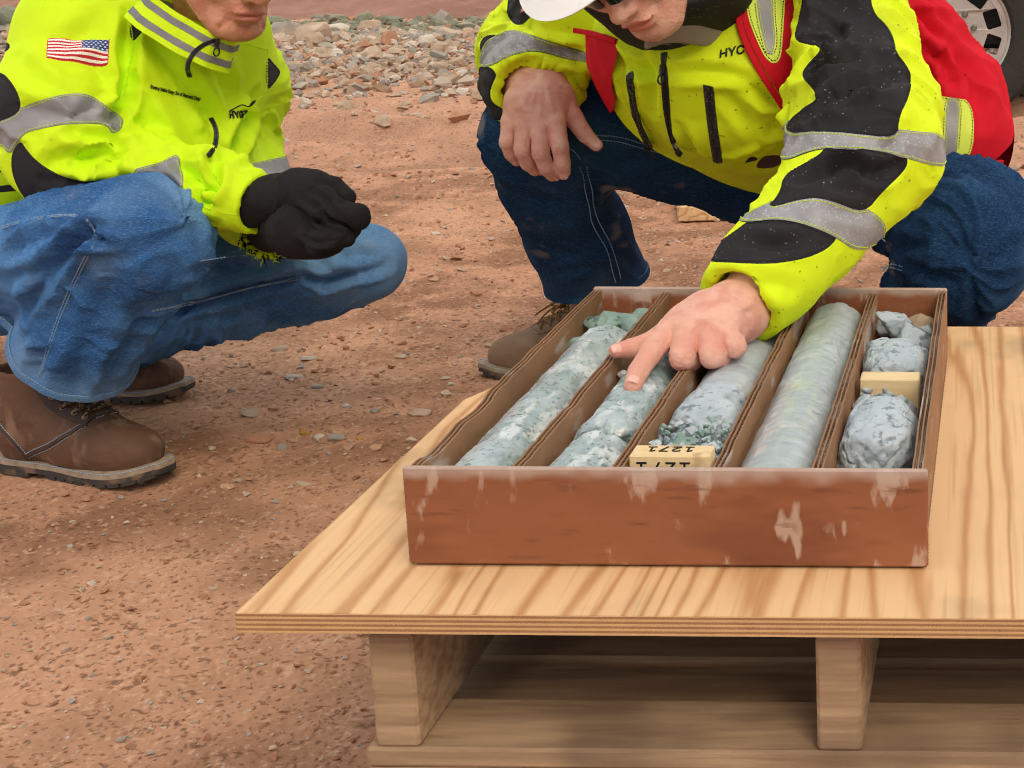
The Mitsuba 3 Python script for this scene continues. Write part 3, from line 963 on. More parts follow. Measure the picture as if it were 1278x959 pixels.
def mound(x, y, z, rx, ry, rz, m_, label, seed):
    """a thick broken stub of core: rounded, cracked, ragged at its ends"""
    sp = trimesh.creation.icosphere(5)
    V = np.array(sp.vertices)
    sgn = np.sign(V); V = sgn * np.abs(V) ** np.array([.8, .42, .8])
    N = V / np.linalg.norm(V, axis=1, keepdims=True)
    q = V * np.array([rx, ry, rz])
    crk = 1 - np.abs(2 * meshkit.fbm(q * 30 + seed, 3) - 1)
    d = (meshkit.fbm(q * 26 + seed, 4) - .5) * .012 + (meshkit.fbm(q * 120 + seed, 3) - .5) * .0034 - np.clip((crk - .93) / .07, 0, 1) * .003
    endw = np.clip((np.abs(V[:, 1]) - .7) / .3, 0, 1)
    d += endw * (meshkit.fbm(q * 60 + seed + 3, 3) - .5) * .018
    q = q + N * d[:, None]
    q[:, 0] = np.clip(q[:, 0], -.0412, .0412)
    q[:, 2] = np.maximum(q[:, 2], .005 - z)
    return add('core_fragment', bxf((q + [x, y, z], np.array(sp.faces))), m_, label=label, cat='rock', smooth=True)


def crumbs(x0, x1, y0, y1, n, m_, label, z=.012, smax=.007, zslope=0.0):
    g = np.random.default_rng(int(1000 * abs(x0) + 77 * n))
    parts = []
    pr = [hull_rock(1, 10, .75, 0, g) for _ in range(5)]
    for i in range(n):
        s = g.uniform(.0018, smax)
        V, F = pr[i % 5]
        q = g.random()
        parts.append(xf((V * s, F), rotz(g.uniform(0, 6.28)), [g.uniform(x0, x1), y0 + (y1 - y0) * q, z + g.random() * zslope + s * .5]))
    add('core_crumbs', bxf(join(parts)), m_, label=label, cat='crumbs', kind='stuff')


# row 1: one long core, broken rock above it
core_piece(ROW[0] + .002, -L2 + .012, .195, CR, 'core_rock', 'long grey green core filling the leftmost row', ends=(.012, .010), seed=3, rough=.0022)
for i, (dx, y, z, r, lab) in enumerate(((-.012, .285, .052, .040, 'large green broken fragment at the far end of the leftmost row'), (.016, .250, .060, .030, 'green cracked fragment on top of the leftmost row\'s broken end'),
        (.020, .312, .055, .030, 'green fragment against the back wall in the leftmost row'), (-.030, .215, .040, .024, 'dark green chip beside the head of the long core'),
        (-.034, .170, .058, .021, 'flat green chip resting on the left wall beside the long core'), (-.020, .240, .066, .022, 'pale green chip on top of the broken fragments in the leftmost row'),
        (.002, .220, .068, .018, 'small green shard just above the head of the long core'))):
    lump(ROW[0] + dx, y, z, r, 'core_green', lab, flat=.7)
crumbs(ROW[0] - .036, ROW[0] + .036, .20, .33, 130, 'core_green', 'green crumbs around the broken end of the leftmost row', .03, .008, .04)
# row 2
core_piece(ROW[1], -.19, .05, CR * .97, 'core_rock', 'grey core piece under the pointing fingertip in the second row', ends=(.018, .012), seed=15, rough=.003)
core_piece(ROW[1] + .001, -L2 + .008, -.215, CR * .99, 'core_rock', 'short round core end piece at the front of the second row', ends=(.006, .012), seed=23, rough=.003)
core_piece(ROW[1] + .001, .095, .30, CR * .96, 'core_rock', 'grey core piece behind the thumb in the second row', ends=(.014, .012), seed=31)
for dx, y, z, r, lab in ((-.024, .066, .05, .02, 'grey flake between the two cores of the second row'), (.02, .075, .05, .022, 'dark chip under the pointing hand in the second row'), (-.03, .03, .062, .014, 'pale flake lying on the left edge of the second row')):
    lump(ROW[1] + dx, y, z, r, 'core_rock', lab, flat=.6)
crumbs(ROW[1] - .034, ROW[1] + .034, .04, .10, 90, 'core_rock', 'grey crumbs under the pointing hand in the second row', .02, .008, .03)
crumbs(ROW[1] - .036, ROW[1] + .036, -.226, -.186, 60, 'core_green', 'dark crumbs between the front two cores of the second row', .012, .006, .02)
# row 3
core_piece(ROW[2] + .001, -.055, .26, CR * .98, 'core_wet', 'smooth wet grey core running under the hand in the middle row', ends=(.01, .01), seed=41, rough=.0015)
mound(ROW[2] + .001, -.110, .047, .0405, .060, .046, 'core_clay', 'big rounded pale clay lump in the middle row', 3)
lump(ROW[2] - .014, -.200, .045, .038, 'core_green', 'crumbly dark green lump below the pale clay lump', flat=.8, n=22)
lump(ROW[2] + .022, -.208, .042, .034, 'core_green', 'crumbly green lump against the right divider of the middle row', flat=.8, n=22)
lump(ROW[2] - .022, -.248, .035, .030, 'core_clay', 'pale crumbly lump behind the marked wooden block', flat=.8)
crumbs(ROW[2] - .037, ROW[2] + .037, -.275, -.16, 520, 'core_green', 'greenish crumbs between the clay lump and the marked block', .03, .008, .045)
crumbs(ROW[2] - .037, ROW[2] + .037, -.28, -.17, 260, 'core_clay', 'pale crumbs between the clay lump and the marked block', .04, .008, .04)
# row 4: one long core under clinging film
core_piece(ROW[3] + .001, -L2 + .01, .305, CR * 1.02, 'core_wet', 'longest smooth wet grey core filling the fourth row', ends=(.010, .012), seed=57, rough=.0016)
crumbs(ROW[3] - .043, ROW[3] - .03, -.32, .30, 200, 'core_clay', 'pale mud crumbs along the left side of the fourth row', .02, .008, .03)
crumbs(ROW[3] + .03, ROW[3] + .043, -.33, -.05, 110, 'core_clay', 'pale mud crumbs along the right side of the fourth row', .014, .007, .02)
# row 5
for dx, y, z, r, m_, lab, fl in ((-.020, .235, .060, .034, 'core_clay', 'angular pale grey rock standing highest in the rightmost row', .9), (.018, .205, .056, .037, 'core_clay', 'cracked grey rock with a dark notch in the rightmost row', .85),
        (-.022, .165, .054, .034, 'core_clay', 'pointed pale rock on the left of the rightmost row', .8), (.016, .280, .05, .036, 'rock_tan', 'tan streaked rock at the back of the rightmost row', .7),
        (-.014, .305, .05, .034, 'core_clay', 'pale rock against the back wall of the rightmost row', .7), (.026, .145, .05, .024, 'core_clay', 'small grey rock right of the half round core', .8), (-.004, .262, .062, .020, 'core_clay', 'small pale rock between the tan rock and the angular rock', .8), (.028, .245, .055, .018, 'core_clay', 'pale chip by the right wall in the rightmost row', .7), (-.03, .128, .045, .018, 'core_clay', 'pale chip by the divider in the rightmost row', .7)):
    lump(ROW[4] + dx, y, z, r, m_, lab, flat=fl, rough=2)
mound(ROW[4] - .001, .075, .048, .0405, .052, .046, 'core_clay', 'half round clay core piece behind the wooden block in the rightmost row', 12)
lump(ROW[4] - .022, -.058, .050, .028, 'core_clay', 'grey clay clod in front of the stained wooden block', flat=.7)
lump(ROW[4] + .016, -.056, .052, .031, 'core_clay', 'wide grey clay clod right of centre before the stained block', flat=.7)
mound(ROW[4] - .001, -.165, .046, .0405, .070, .048, 'core_clay', 'big pale blue grey clay lump in the rightmost row', 7)
lump(ROW[4] + .010, -.280, .036, .044, 'core_clay', 'blue grey clod at the front of the rightmost row', flat=.75, n=22)
lump(ROW[4] - .024, -.268, .032, .032, 'core_rock', 'dark crumbly clod in the front left corner of the rightmost row', flat=.75)
crumbs(ROW[4] - .038, ROW[4] + .038, -.33, .32, 520, 'core_clay', 'pale crumbs filling the gaps of the rightmost row', .012, .008, .035)
crumbs(ROW[4] - .038, ROW[4] + .0, -.33, -.23, 120, 'core_rock', 'dark crumbs in the front left corner of the rightmost row', .012, .008, .025)


def conform_text(txt, h, origin, ux, uy, un, depth=.0006, bold=False):
    tm = meshkit.text_mesh(txt, h, depth, bold)
    V = np.array(tm.vertices)
    return V[:, :1] * ux + V[:, 1:2] * uy + V[:, 2:] * un + origin, np.array(tm.faces)


# wooden depth markers
wb = thing('depth_block', 'clean wooden marker block numbered 1271 at the front of the middle row', 'wooden block')
bw, b0, b1 = .037, -.322, -.292
add(wb + '__block', bxf(box([ROW[2] - bw, b0, .044], [ROW[2] + bw, b1, .0985], .0012)), 'pine')
for dx, dz, r in ((-.034, .07, .012), (.030, .078, .010), (-.020, .092, .007), (.034, .09, .008)):
    lump(ROW[2] + dx, b1 + .004, dz, r, 'core_clay', 'small pale clay crumb pressed against the marked wooden block', flat=.7, group='clay crumbs against the marked block')
o = np.array([ROW[2] + .021, b1 - .006, .0987])
add(wb + '__number', bxf(conform_text('1271', .013, o, np.array([-1., 0, 0]), np.array([0, -1., 0]), np.array([0, 0, 1.]))), 'ink')
o = np.array([ROW[2] + .021, b0 - .0002, .0925])
add(wb + '__number', bxf(conform_text('1271', .015, o, np.array([-1., 0, 0]), np.array([0, 0, -1.]), np.array([0, -1., 0]))), 'ink')
wb = thing('depth_block', 'clay stained wooden marker block in the rightmost row', 'wooden block')
add(wb + '__block', bxf(box([ROW[4] - .034, -.016, .040], [ROW[4] + .032, .014, .080], .0015)), 'pine')
g = np.random.default_rng(5)
for i in range(11):
    V, F = hull_rock(g.uniform(.006, .014), 14, .3, 1, g)
    V = V @ rotx(1.57).T
    add(wb + '__clay_smear', bxf((V + [ROW[4] + g.uniform(-.03, .012), -.0165, g.uniform(.044, .07)], F)), 'core_clay', smooth=40)


def film(x, y0, y1, w, zc, r, label, seed):
    """thin clear wrap clinging over a core, wrinkled"""
    n, k = 90, 26
    yy = np.linspace(y0, y1, n); aa = np.linspace(-.15, np.pi + .15, k)
    A, Y = np.meshgrid(aa, yy)
    pn = np.stack([A * 1.6, Y * 40, 0 * A], -1)
    rr = r + .0022 + .0045 * np.abs(meshkit.fbm(pn * np.array([1, .5, 1]) + seed, 4) - .5)
    V = np.stack([x - rr * np.cos(A), Y, zc + rr * np.sin(A)], -1).reshape(-1, 3)
    ii, jj = np.meshgrid(np.arange(n - 1), np.arange(k - 1), indexing='ij')
    a_ = ii * k + jj
    F = np.concatenate([np.stack([a_, a_ + 1, a_ + k + 1], -1).reshape(-1, 3), np.stack([a_, a_ + k + 1, a_ + k], -1).reshape(-1, 3)])
    add('plastic_film', bxf((V, F)), 'film_plastic', label=label, cat='plastic film', smooth=True)


film(ROW[3] + .001, -L2 + .004, -.06, .09, CR + .011, CR * 1.06, 'clear wrinkled plastic film over the near end of the fourth row core', 2)
film(ROW[0] + .002, -L2 + .008, .10, .09, CR + .011, CR * 1.05, 'clear wrinkled plastic film over the leftmost core', 8)

# the board that lies on the dirt behind the man
c0, c1 = G(846, 268, .03), G(1010, 262, .03)
t = thing('wooden_board', 'short pale wooden board lying on the dirt behind the squatting man', 'board')
dv = c1 - c0; aa_ = math.atan2(dv[1], dv[0])
v, f = box([0, 0, 0], [.62, .26, .045], .003)
add(t + '__board', xf((v, f), rotz(aa_), [c0[0], c0[1], gh(c0[0], c0[1]) + .005]), 'plywood')

# ---------------------------------------------------------------- people: shared builders
def unit(v):
    v = np.asarray(v, float)
    return v / np.linalg.norm(v)


def shell(J, k, pad, h, extra=None, cut=None, hollow=None, smooth=3):
    """cloth over a chain of joints; cut = [(point, outward normal)], hollow = chain carved out at an opening"""
    def f(p):
        d = chain(p, J, k)
        if extra is not None: d = extra(p, d)
        if hollow is not None:
            for hc in hollow: d = np.maximum(d, -chain(p, hc, .01))
        if cut is not None:
            for c, n in cut: d = np.maximum(d, (p - c) @ n)
        return d
    lo, hi = bounds(J, pad=pad)
    return nets(f, lo, hi, h, margin=.03, smooth=smooth)


def ripple(m, f3, amp, seed=0, oct=3):
    """broad unevenness of cloth; f3 = frequency per axis"""
    m.V += m.N * ((meshkit.fbm(m.V * np.asarray(f3, float) + seed, oct, seed) - .5) * 2 * amp)[:, None]


def head_mesh(woman):
    """a head in its own frame: x to the viewer's right when it faces the viewer, y away from the face, z up; origin between the ears"""
    I = np.eye(3)
    w = .94 if woman else 1.0
    A = lambda *v: np.array(v, float)

    def f(p):
        q = p.copy(); q[:, 0] = np.abs(q[:, 0])
        d = ell(p, A(0, .018, .045), I, A(.077 * w, .098, .088))
        d = smin(d, ell(p, A(0, -.030, -.010), I, A(.064 * w, .066, .085)), .03)          # face
        d = smin(d, ell(p, A(0, -.048, -.082), I, A(.034 * w, .040, .034)), .028)         # jaw
        d = smin(d, ell(p, A(0, -.078, -.104), I, A(.017, .014, .015)), .02)              # chin
        d = smin(d, seg(q, A(.058 * w, .012, -.05), A(.024, -.066, -.100), .016, .015), .028)   # jaw line
        d = smin(d, ell(q, A(.040 * w, -.062, -.030), I, A(.022, .020, .02)), .026)       # cheekbone
        d = smin(d, ell(p, A(0, -.074, .032), I, A(.05 * w, .02, .014)), .02)             # brow
        d = np.maximum(d, -ell(q, A(.032, -.101, .008), I, A(.017, .013, .011)) ) if False else smin(d, d, .001)
        d = -smin(-d, ell(q, A(.031, -.104, .006), I, A(.019, .018, .012)), .012)         # eye sockets
        nose = seg(p, A(0, -.090, .012), A(0, -.113, -.034), .0075, .0105)
        nose = smin(nose, ell(q, A(.012, -.100, -.040), I, A(.0085, .011, .0085)), .008)
        nose = smin(nose, ell(p, A(0, -.114, -.036), I, A(.0105, .010, .0095)), .006)
        d = smin(d, nose, .010)
        d = -smin(-d, ell(q, A(.0065, -.108, -.0475), I, A(.0036, .006, .004)), .003)     # nostrils
        d = smin(d, ell(p, A(0, -.086, -.066), I, A(.024, .0125, .016)), .014)            # muzzle
        up = ell(q, A(.008, -.0975, -.0655), I, A(.018, .0065, .0052))
        dn = ell(p, A(0, -.0965, -.0765), I, A(.019, .0070, .0056))
        d = smin(smin(d, up, .005), dn, .005)
        d = -smin(-d, ell(p, A(0, -.104, -.0708), I, A(.0235, .007, .0012)), .0035)       # mouth line
        d = -smin(-d, ell(p, A(0, -.098, -.0865), I, A(.015, .005, .0035)), .008)         # under the lip
        if woman:
            d = -smin(-d, seg(q, A(.021, -.104, -.045), A(.032, -.090, -.072), .0022, .0018), .008)   # smile fold
            d = -smin(-d, seg(q, A(.028, -.092, -.078), A(.030, -.080, -.098), .0018, .001), .008)
        ear = ell(q, A(.076 * w, .014, -.008), rotz(.35), A(.0065, .019, .031))
        ear = smin(ear, ell(q, A(.075 * w, .006, -.034), I, A(.006, .010, .011)), .006)
        ear = -smin(-ear, ell(q, A(.082 * w, .012, -.004), rotz(.35), A(.005, .011, .020)), .004)
        d = smin(d, ear, .008)
        return d
    return f


def head_frame(yaw, pitch, roll, anchor, where):
    """rotation and place of a head: anchor (in the head's frame) comes to lie at where"""
    Rr = rotz(math.radians(yaw)) @ rotx(math.radians(pitch)) @ roty(math.radians(roll))
    return Rr, where - Rr @ np.asarray(anchor, float)


LIPS = {}


def lips_split(m, Vl):
    """the lips as a part: cut from the head by their outline in the head's frame"""
    x, z = np.abs(Vl[:, 0]), Vl[:, 2]
    up = -.0605 - .004 * (x / .024) ** 1.5 * 1.6 + np.where(x < .006, -.0012 * (1 - x / .006), 0)
    lo = -.0818 + .0095 * (x / .024) ** 2
    fld = np.maximum(np.maximum(z - up, lo - z), x - .0245)
    fld = np.where(Vl[:, 1] > -.075, .02, fld)
    return split(m, fld)


def finger(rows, name=None):
    return JJ(*rows)


def hand_mesh(palm, fingers, wrist, h=.0019, k=.005, pad=.012, knuckle=.0):
    """palm = hull-like set of chains, fingers = chains; returns the mesh"""
    def f(p):
        d = None
        for c in palm:
            e = chain(p, c, .012)
            d = e if d is None else smin(d, e, .016)
        for c in fingers:
            d = smin(d, chain(p, c, .0035), k)
        if wrist is not None:
            d = smin(d, chain(p, wrist, .01), .02)
        return d
    allc = list(palm) + list(fingers) + ([wrist] if wrist is not None else [])
    lo, hi = bounds(*allc, pad=pad)
    return nets(f, lo, hi, h, smooth=1)


def nail(base, tip, out, w=.0052, L=.0105, r=.008):
    """a finger nail: a small curved plate at the end of a finger"""
    ax = unit(tip - base); out = unit(out - ax * (out @ ax)); sd = np.cross(ax, out)
    u, v = np.meshgrid(np.linspace(-1, 1, 9), np.linspace(-1, 1, 9))
    e = np.sqrt(np.clip(1 - np.abs(u) ** 3 * .25 - np.abs(v) ** 4 * .1, 0, 1))
    uu = u * e
    ctr = tip + ax * (r * .25)
    V = ctr + ax * (v * L / 2 * np.sqrt(np.clip(1 - .3 * u ** 2, 0, 1)))[..., None] + sd * (uu * w)[..., None] + out * (np.sqrt(np.clip(r ** 2 - (uu * w) ** 2, 0, 1)) + .0004 - .0016 * np.clip(v, 0, 1) ** 2)[..., None]
    V = V.reshape(-1, 3)
    n = 9; F = []
    for i in range(n - 1):
        for j in range(n - 1):
            a = i * n + j
            F += [[a, a + 1, a + n + 1], [a, a + n + 1, a + n]]
    return V, np.array(F)


def boot(parent, toe, heel, up=.0, tex='leather', lacetex='lace', solelabel=None, L=.30, shaft=.17, detail=True, lean=0.0, pitch=0.0, wide=1.0):
    """a laced work boot: upper with toe cap, welt, sole with heel, tongue, laces, eyelets"""
    ax = unit((toe - heel) * [1, 1, 0]); sd = np.cross([0, 0, 1.0], ax)
    Rb = np.stack([ax, sd, [0, 0, 1.0]], 1)
    if pitch: Rb = Rb @ roty(math.radians(pitch))
    Rb = Rb @ np.diag([wide, wide, wide])
    place = lambda vf: (np.asarray(vf[0]) @ Rb.T + toe - Rb @ np.array([L, 0, 0]), vf[1])
    A = lambda *v: np.array(v, float)
    I = np.eye(3)

    def f(p):
        d = ell(p, A(.235, 0, .052), I, A(.060, .046, .040))                       # toe cap
        d = smin(d, ell(p, A(.165, 0, .055), I, A(.075, .045, .052)), .03)
        d = smin(d, ell(p, A(.055, 0, .052), I, A(.050, .038, .050)), .03)         # heel cup
        d = smin(d, eseg(p, A(.165, 0, .066), A(.09, 0, .105), (.036, .040), (.040, .044), A(0, 1, 0)), .035)   # instep
        d = smin(d, eseg(p, A(.075, 0, .08), A(.072 - lean, 0, shaft), (.040, .052), (.046, .056), A(0, 1, 0)), .04)
        d = np.maximum(d, .026 - p[:, 2])
        d = np.maximum(d, p[:, 2] - shaft)
        return np.maximum(d, -eseg(p, A(.075, 0, .12), A(.072 - lean, 0, shaft + .03), (.034, .046), (.041, .051), A(0, 1, 0)))
    up_ = nets(f, [-.02, -.07, .01], [L + .02, .07, shaft + .02], .004, smooth=2)
    ripple(up_, [30, 30, 30], .0012, 4)
    # creases where the foot bends
    for k, xx in enumerate((.178, .186, .196)):
        w = np.exp(-((up_.V[:, 0] - xx - .12 * up_.V[:, 1] ** 2 * 20 - .004 * np.sin(up_.V[:, 1] * 90 + k)) / .0022) ** 2) * (up_.V[:, 2] > .045)
        up_.V -= up_.N * (w * .0014)[:, None]
    # vamp seam
    w = np.exp(-((up_.V[:, 0] - .155 + .9 * (up_.V[:, 2] - .06)) / .0016) ** 2) * (up_.V[:, 2] > .035) * (up_.V[:, 2] < .1)
    up_.V -= up_.N * (w * .0012)[:, None]
    up_.fresh()
    up_.V[:, 2] -= .008
    pl = lambda m: M(*place((m.V, m.F)), m.N @ Rb.T / wide)
    key = put(parent + '__boot', pl(up_), tex)
    # sole and welt: outlines extruded
    t_ = np.linspace(0, 2 * np.pi, 73)[:-1]
    def outline(grow):
        xs = np.array([0, .03, .09, .14, .20, .25, .29, .305]); ws = np.array([.010, .036, .036, .037, .048, .047, .032, .004])
        xx = np.linspace(0, .305, 60); ww = np.interp(xx, xs, ws)
        ww = np.convolve(np.r_[[ww[0]] * 3, ww, [ww[-1]] * 3], np.ones(7) / 7, 'valid'); ww[0] = .018; ww[-1] = .012
        return shapely.Polygon(np.r_[np.stack([xx, ww], 1), np.stack([xx, -ww], 1)[::-1]]).buffer(.004).buffer(grow)
    def slab(grow, z0, z1, sub=None):
        pg = outline(grow)
        if sub is not None: pg = pg.intersection(sub)
        if pg.geom_type != 'Polygon': pg = max(pg.geoms, key=lambda g_: g_.area)
        m = trimesh.creation.extrude_polygon(pg, z1 - z0, engine='earcut')
        V = np.array(m.vertices); V[:, 2] += z0
        sp = np.clip((V[:, 0] - .22) / .085, 0, 1)
        V[:, 2] += .012 * sp ** 2
        return V, np.array(m.faces)
    w1 = slab(.003, .0150, .0215)
    add(key + '__welt', place(w1), 'welt', smooth=30)
    add(key + '__sole', place(slab(.004, .0072, .0148)), 'rubber', smooth=30)
    lugs = [slab(.004, 0, .0070, shapely.box(-.05, -.1, .088, .1))]
    for k in range(9):
        x0 = .125 + k * .0205
        lugs.append(slab(.003, .002 if k else .001, .0070, shapely.box(x0, -.1, x0 + .0165, .1)))
    add(key + '__sole', place(join(lugs)), 'rubber', smooth=30, label='lugged tread and heel of the boot sole')
    if detail:
        ring = np.array(outline(.0012).exterior.coords)
        ring = np.column_stack([ring, .0222 + .012 * np.clip((ring[:, 0] - .22) / .085, 0, 1) ** 2])
        L_ = np.r_[0, np.cumsum(np.linalg.norm(np.diff(ring, axis=0), axis=1))]
        st = []
        for s in np.arange(0, L_[-1] - .005, .0055):
            a_ = np.array([np.interp(s, L_, ring[:, k]) for k in range(3)]); b_ = np.array([np.interp(s + .0038, L_, ring[:, k]) for k in range(3)])
            st.append(tube([a_, (a_ + b_) / 2 + [0, 0, .0008], b_], .0008, 4))
        add(key + '__welt_stitching', place(join(st)), 'thread_pale', kind='stuff')
    # eyelet flaps, laces
    tree = cKDTree(up_.V)
    def surf(x, y, lift=.0):
        c = np.where((np.abs(up_.V[:, 0] - x) < .012) & (np.abs(up_.V[:, 1] - y) < .012) & (up_.N[:, 2] + up_.N[:, 0] > .15))[0]
        if not len(c): c = np.array([tree.query([x, y, .11])[1]])
        w_ = np.exp(-((up_.V[c, 0] - x) ** 2 + (up_.V[c, 1] - y) ** 2) / .004 ** 2) + 1e-9
        w_ /= w_.sum()
        n_ = unit((up_.N[c] * w_[:, None]).sum(0))
        return (up_.V[c] * w_[:, None]).sum(0) + n_ * lift, n_
    def nearest(x, y, z, lift=.0008):
        i = tree.query([x, y, z])[1]
        return up_.V[i] + up_.N[i] * lift, up_.N[i]
    for s in (-1, 1):
        for line in ([(.085, .040, .03), (.115, .045, .045), (.145, .043, .058), (.170, .036, .07), (.192, .022, .082), (.203, .0, .088)], [(.0, .03, .10), (.04, .045, .085), (.075, .047, .06), (.085, .045, .03)]):
            pp = spline([(x, s * y, z) for x, y, z in line], 6)
            qq, nn = zip(*[nearest(*q_) for q_ in pp])
            qq, nn = np.array(qq), np.array(nn)
            for _ in range(3): qq[1:-1] = (qq[:-2] + 2 * qq[1:-1] + qq[2:]) / 4
            add(key + '__seam', place(ribbon(qq, nn, .0052, .0020)), 'leather_dark' if tex == 'leather' else tex, smooth=40)
            if detail:
                for o_ in (-.0042, .0042):
                    st_ = stitches(qq, nn, .0007, .0048, .3, o_)
                    if st_ is not None: add(key + '__seam_stitching', place(st_), 'thread_pale', kind='stuff')
    for s in (-1, 1):
        path, nn = zip(*[surf(.199 - k * .0125, s * (.0235 + .0012 * k), .0006) for k in range(9)])
        V_, F_ = ribbon(np.array(path), np.array(nn), .017, .0028)
        add(key + '__eyelet_flap', place((V_, F_)), 'leather_dark' if tex == 'leather' else tex, smooth=40)
    pts = []
    for k in range(5):
        x = .190 - k * .0185
        a_, na_ = surf(x, -.0225 - .0012 * k, .0045); b_, nb_ = surf(x, .0225 + .0012 * k, .0045)
        pts.append((a_, na_, b_, nb_))
        for c_, n_ in ((a_, na_), (b_, nb_)):
            if detail:
                e1 = unit(np.cross(n_, [0, 0, 1.0])); e2 = np.cross(n_, e1)
                an = np.linspace(0, 2 * np.pi, 15)
                add(key + '__eyelet', place(tube([c_ - n_ * .0014 + e1 * math.cos(a) * .0036 + e2 * math.sin(a) * .0036 for a in an], .0011, 6)), 'welt', smooth=True)
    for k in range(5):
        a_, na_, b_, nb_ = pts[k]
        m_ = (a_ + b_) / 2 + unit(na_ + nb_) * .0075
        add(key + '__lace', place(tube(spline([a_ - na_ * .003, a_ + na_ * .0015, m_, b_ + nb_ * .0015, b_ - nb_ * .003], 5), .0019, 6)), lacetex, smooth=True)
        if k < 4:
            for p0, p1, q0, q1 in ((a_, na_, pts[k + 1][2], pts[k + 1][3]), (b_, nb_, pts[k + 1][0], pts[k + 1][1])):
                m_ = (p0 + q0) / 2 + unit(p1 + q1) * .0085
                add(key + '__lace', place(tube(spline([p0 - p1 * .001, p0 + p1 * .002, m_, q0 + q1 * .002, q0 - q1 * .001], 5), .0019, 6)), lacetex, smooth=True)
    if detail:
        a_ = pts[3][0] * .5 + pts[3][2] * .5
        for s in (-1, 1):
            lp = spline([a_ + [0, 0, .008], a_ + [.012, s * .018, .016], a_ + [.030, s * .034, .004], a_ + [.028, s * .016, .006], a_ + [0, 0, .008]], 6)
            add(key + '__lace', place(tube(lp, .0019, 6)), lacetex, smooth=True)
            e_ = spline([a_ + [0, 0, .008], a_ + [.02, s * .012, .012], a_ + [.045, s * .022, -.002], a_ + [.06, s * .036, -.016]], 6)
            add(key + '__lace', place(tube(e_, .0018, 6)), lacetex, smooth=True)
    return key


def zipper(parent, path, nrm, width=.011, tex='zip_black', name='zip', label=None):
    key = add(parent + '__' + name, ribbon(path, nrm, width, .0011), tex, smooth=30, label=label)
    p = np.asarray(path); L = np.r_[0, np.cumsum(np.linalg.norm(np.diff(p, axis=0), axis=1))]
    teeth = []
    for s in np.arange(0.001, L[-1], .0028):
        c = np.array([np.interp(s, L, p[:, k]) for k in range(3)]); n = unit(np.array([np.interp(s, L, nrm[:, k]) for k in range(3)]))
        t_ = unit(np.array([np.interp(s + .002, L, p[:, k]) - np.interp(s - .002, L, p[:, k]) for k in range(3)]) + 1e-9)
        sd = np.cross(t_, n)
        teeth.append(tube([c - sd * width * .16 + n * .0016, c + sd * width * .16 + n * .0016], .0008, 4))
    add(key + '__teeth', join(teeth), tex, kind='stuff')
    return key


def zip_pull(key, at, n, down, s=1.0):
    sd = unit(np.cross(n, down)); dn = unit(down - n * (down @ n))
    body = [at - dn * .006 * s + n * .004, at + dn * .006 * s + n * .004]
    add(key + '__slider', join([tube(body, .0042 * s, 8), tube([at + n * .007 * s, at + dn * .008 * s + n * .006], .0022 * s, 6)]), 'black_plastic', smooth=40)
    c = at + dn * .016 * s + n * .006
    ring = [c + dn * .007 * s * math.cos(a) + sd * .0048 * s * math.sin(a) for a in np.linspace(0, 2 * np.pi, 17)]
    add(key + '__pull', tube(ring, .0014 * s, 6), 'black_plastic', smooth=True)


def stick_flat(m, V2, centre, ux, uy, reach=.05, lift=.0004):
    """lays points given in a flat frame (u, v, height) on a garment round a centre point"""
    uz = unit(np.cross(ux, uy))
    flat = centre + V2[:, :1] * ux + V2[:, 1:2] * uy
    sel = np.where((np.linalg.norm(m.V - centre, axis=1) < np.abs(V2[:, :2]).max() * 1.5 + reach) & (m.N @ uz > .1))[0]
    loc = np.stack([(m.V[sel] - centre) @ ux, (m.V[sel] - centre) @ uy], 1)
    d, i = cKDTree(loc).query(V2[:, :2], k=6)
    w = 1 / (d + .0012) ** 2; w /= w.sum(1, keepdims=True)
    hgt = (((m.V[sel] - centre) @ uz)[i] * w).sum(1)
    return flat + uz * (hgt + lift + V2[:, 2])[:, None]


def lettering(parent, m, txt, h, where, along, name='lettering', mat_='thread_black', bold=True, depth=.0012, stretch=1.0):
    """embroidered words: where = where the text starts in the picture, along = where it ends"""
    pts, nn = on_surface(m, [where, along], n=4)
    top, _ = on_surface(m, [(where[0] + 1, where[1] - 14), (along[0] + 1, along[1] - 14)], n=4)
    ux = unit(pts[-1] - pts[0]); n = unit(nn.mean(0)); n = unit(n - ux * (n @ ux)); uy = np.cross(n, ux)
    raw = top[0] - pts[0]; lean = np.clip((raw @ ux) / (raw @ uy), -.8, .8)
    tm = meshkit.text_mesh(txt, h, depth, bold)
    tm = tm.subdivide_to_size(h * .5)
    V = np.array(tm.vertices)
    wdt = np.linalg.norm(pts[-1] - pts[0])
    V[:, 0] *= wdt / V[:, 0].max() * stretch
    V[:, 0] += lean * V[:, 1]
    return add(parent + '__' + name, (stick_flat(m, V, pts[0], ux, uy, lift=.0012), np.array(tm.faces)), mat_)


def body_inner(J_list, h=.012):
    def f(p):
        d = None
        for J in J_list:
            e = chain(p, J, .03)
            d = e if d is None else smin(d, e, .03)
        return d
    lo, hi = bounds(*J_list, pad=.03)
    return nets(f, lo, hi, h, smooth=1)


def shrink(J, q=.72):
    return [(c, r * q) for c, r in J]


def merge(ms):
    V, F, N, n = [], [], [], 0
    for m in ms:
        V.append(m.V); F.append(m.F + n); N.append(m.N); n += len(m.V)
    return M(np.vstack(V), np.vstack(F), np.vstack(N))


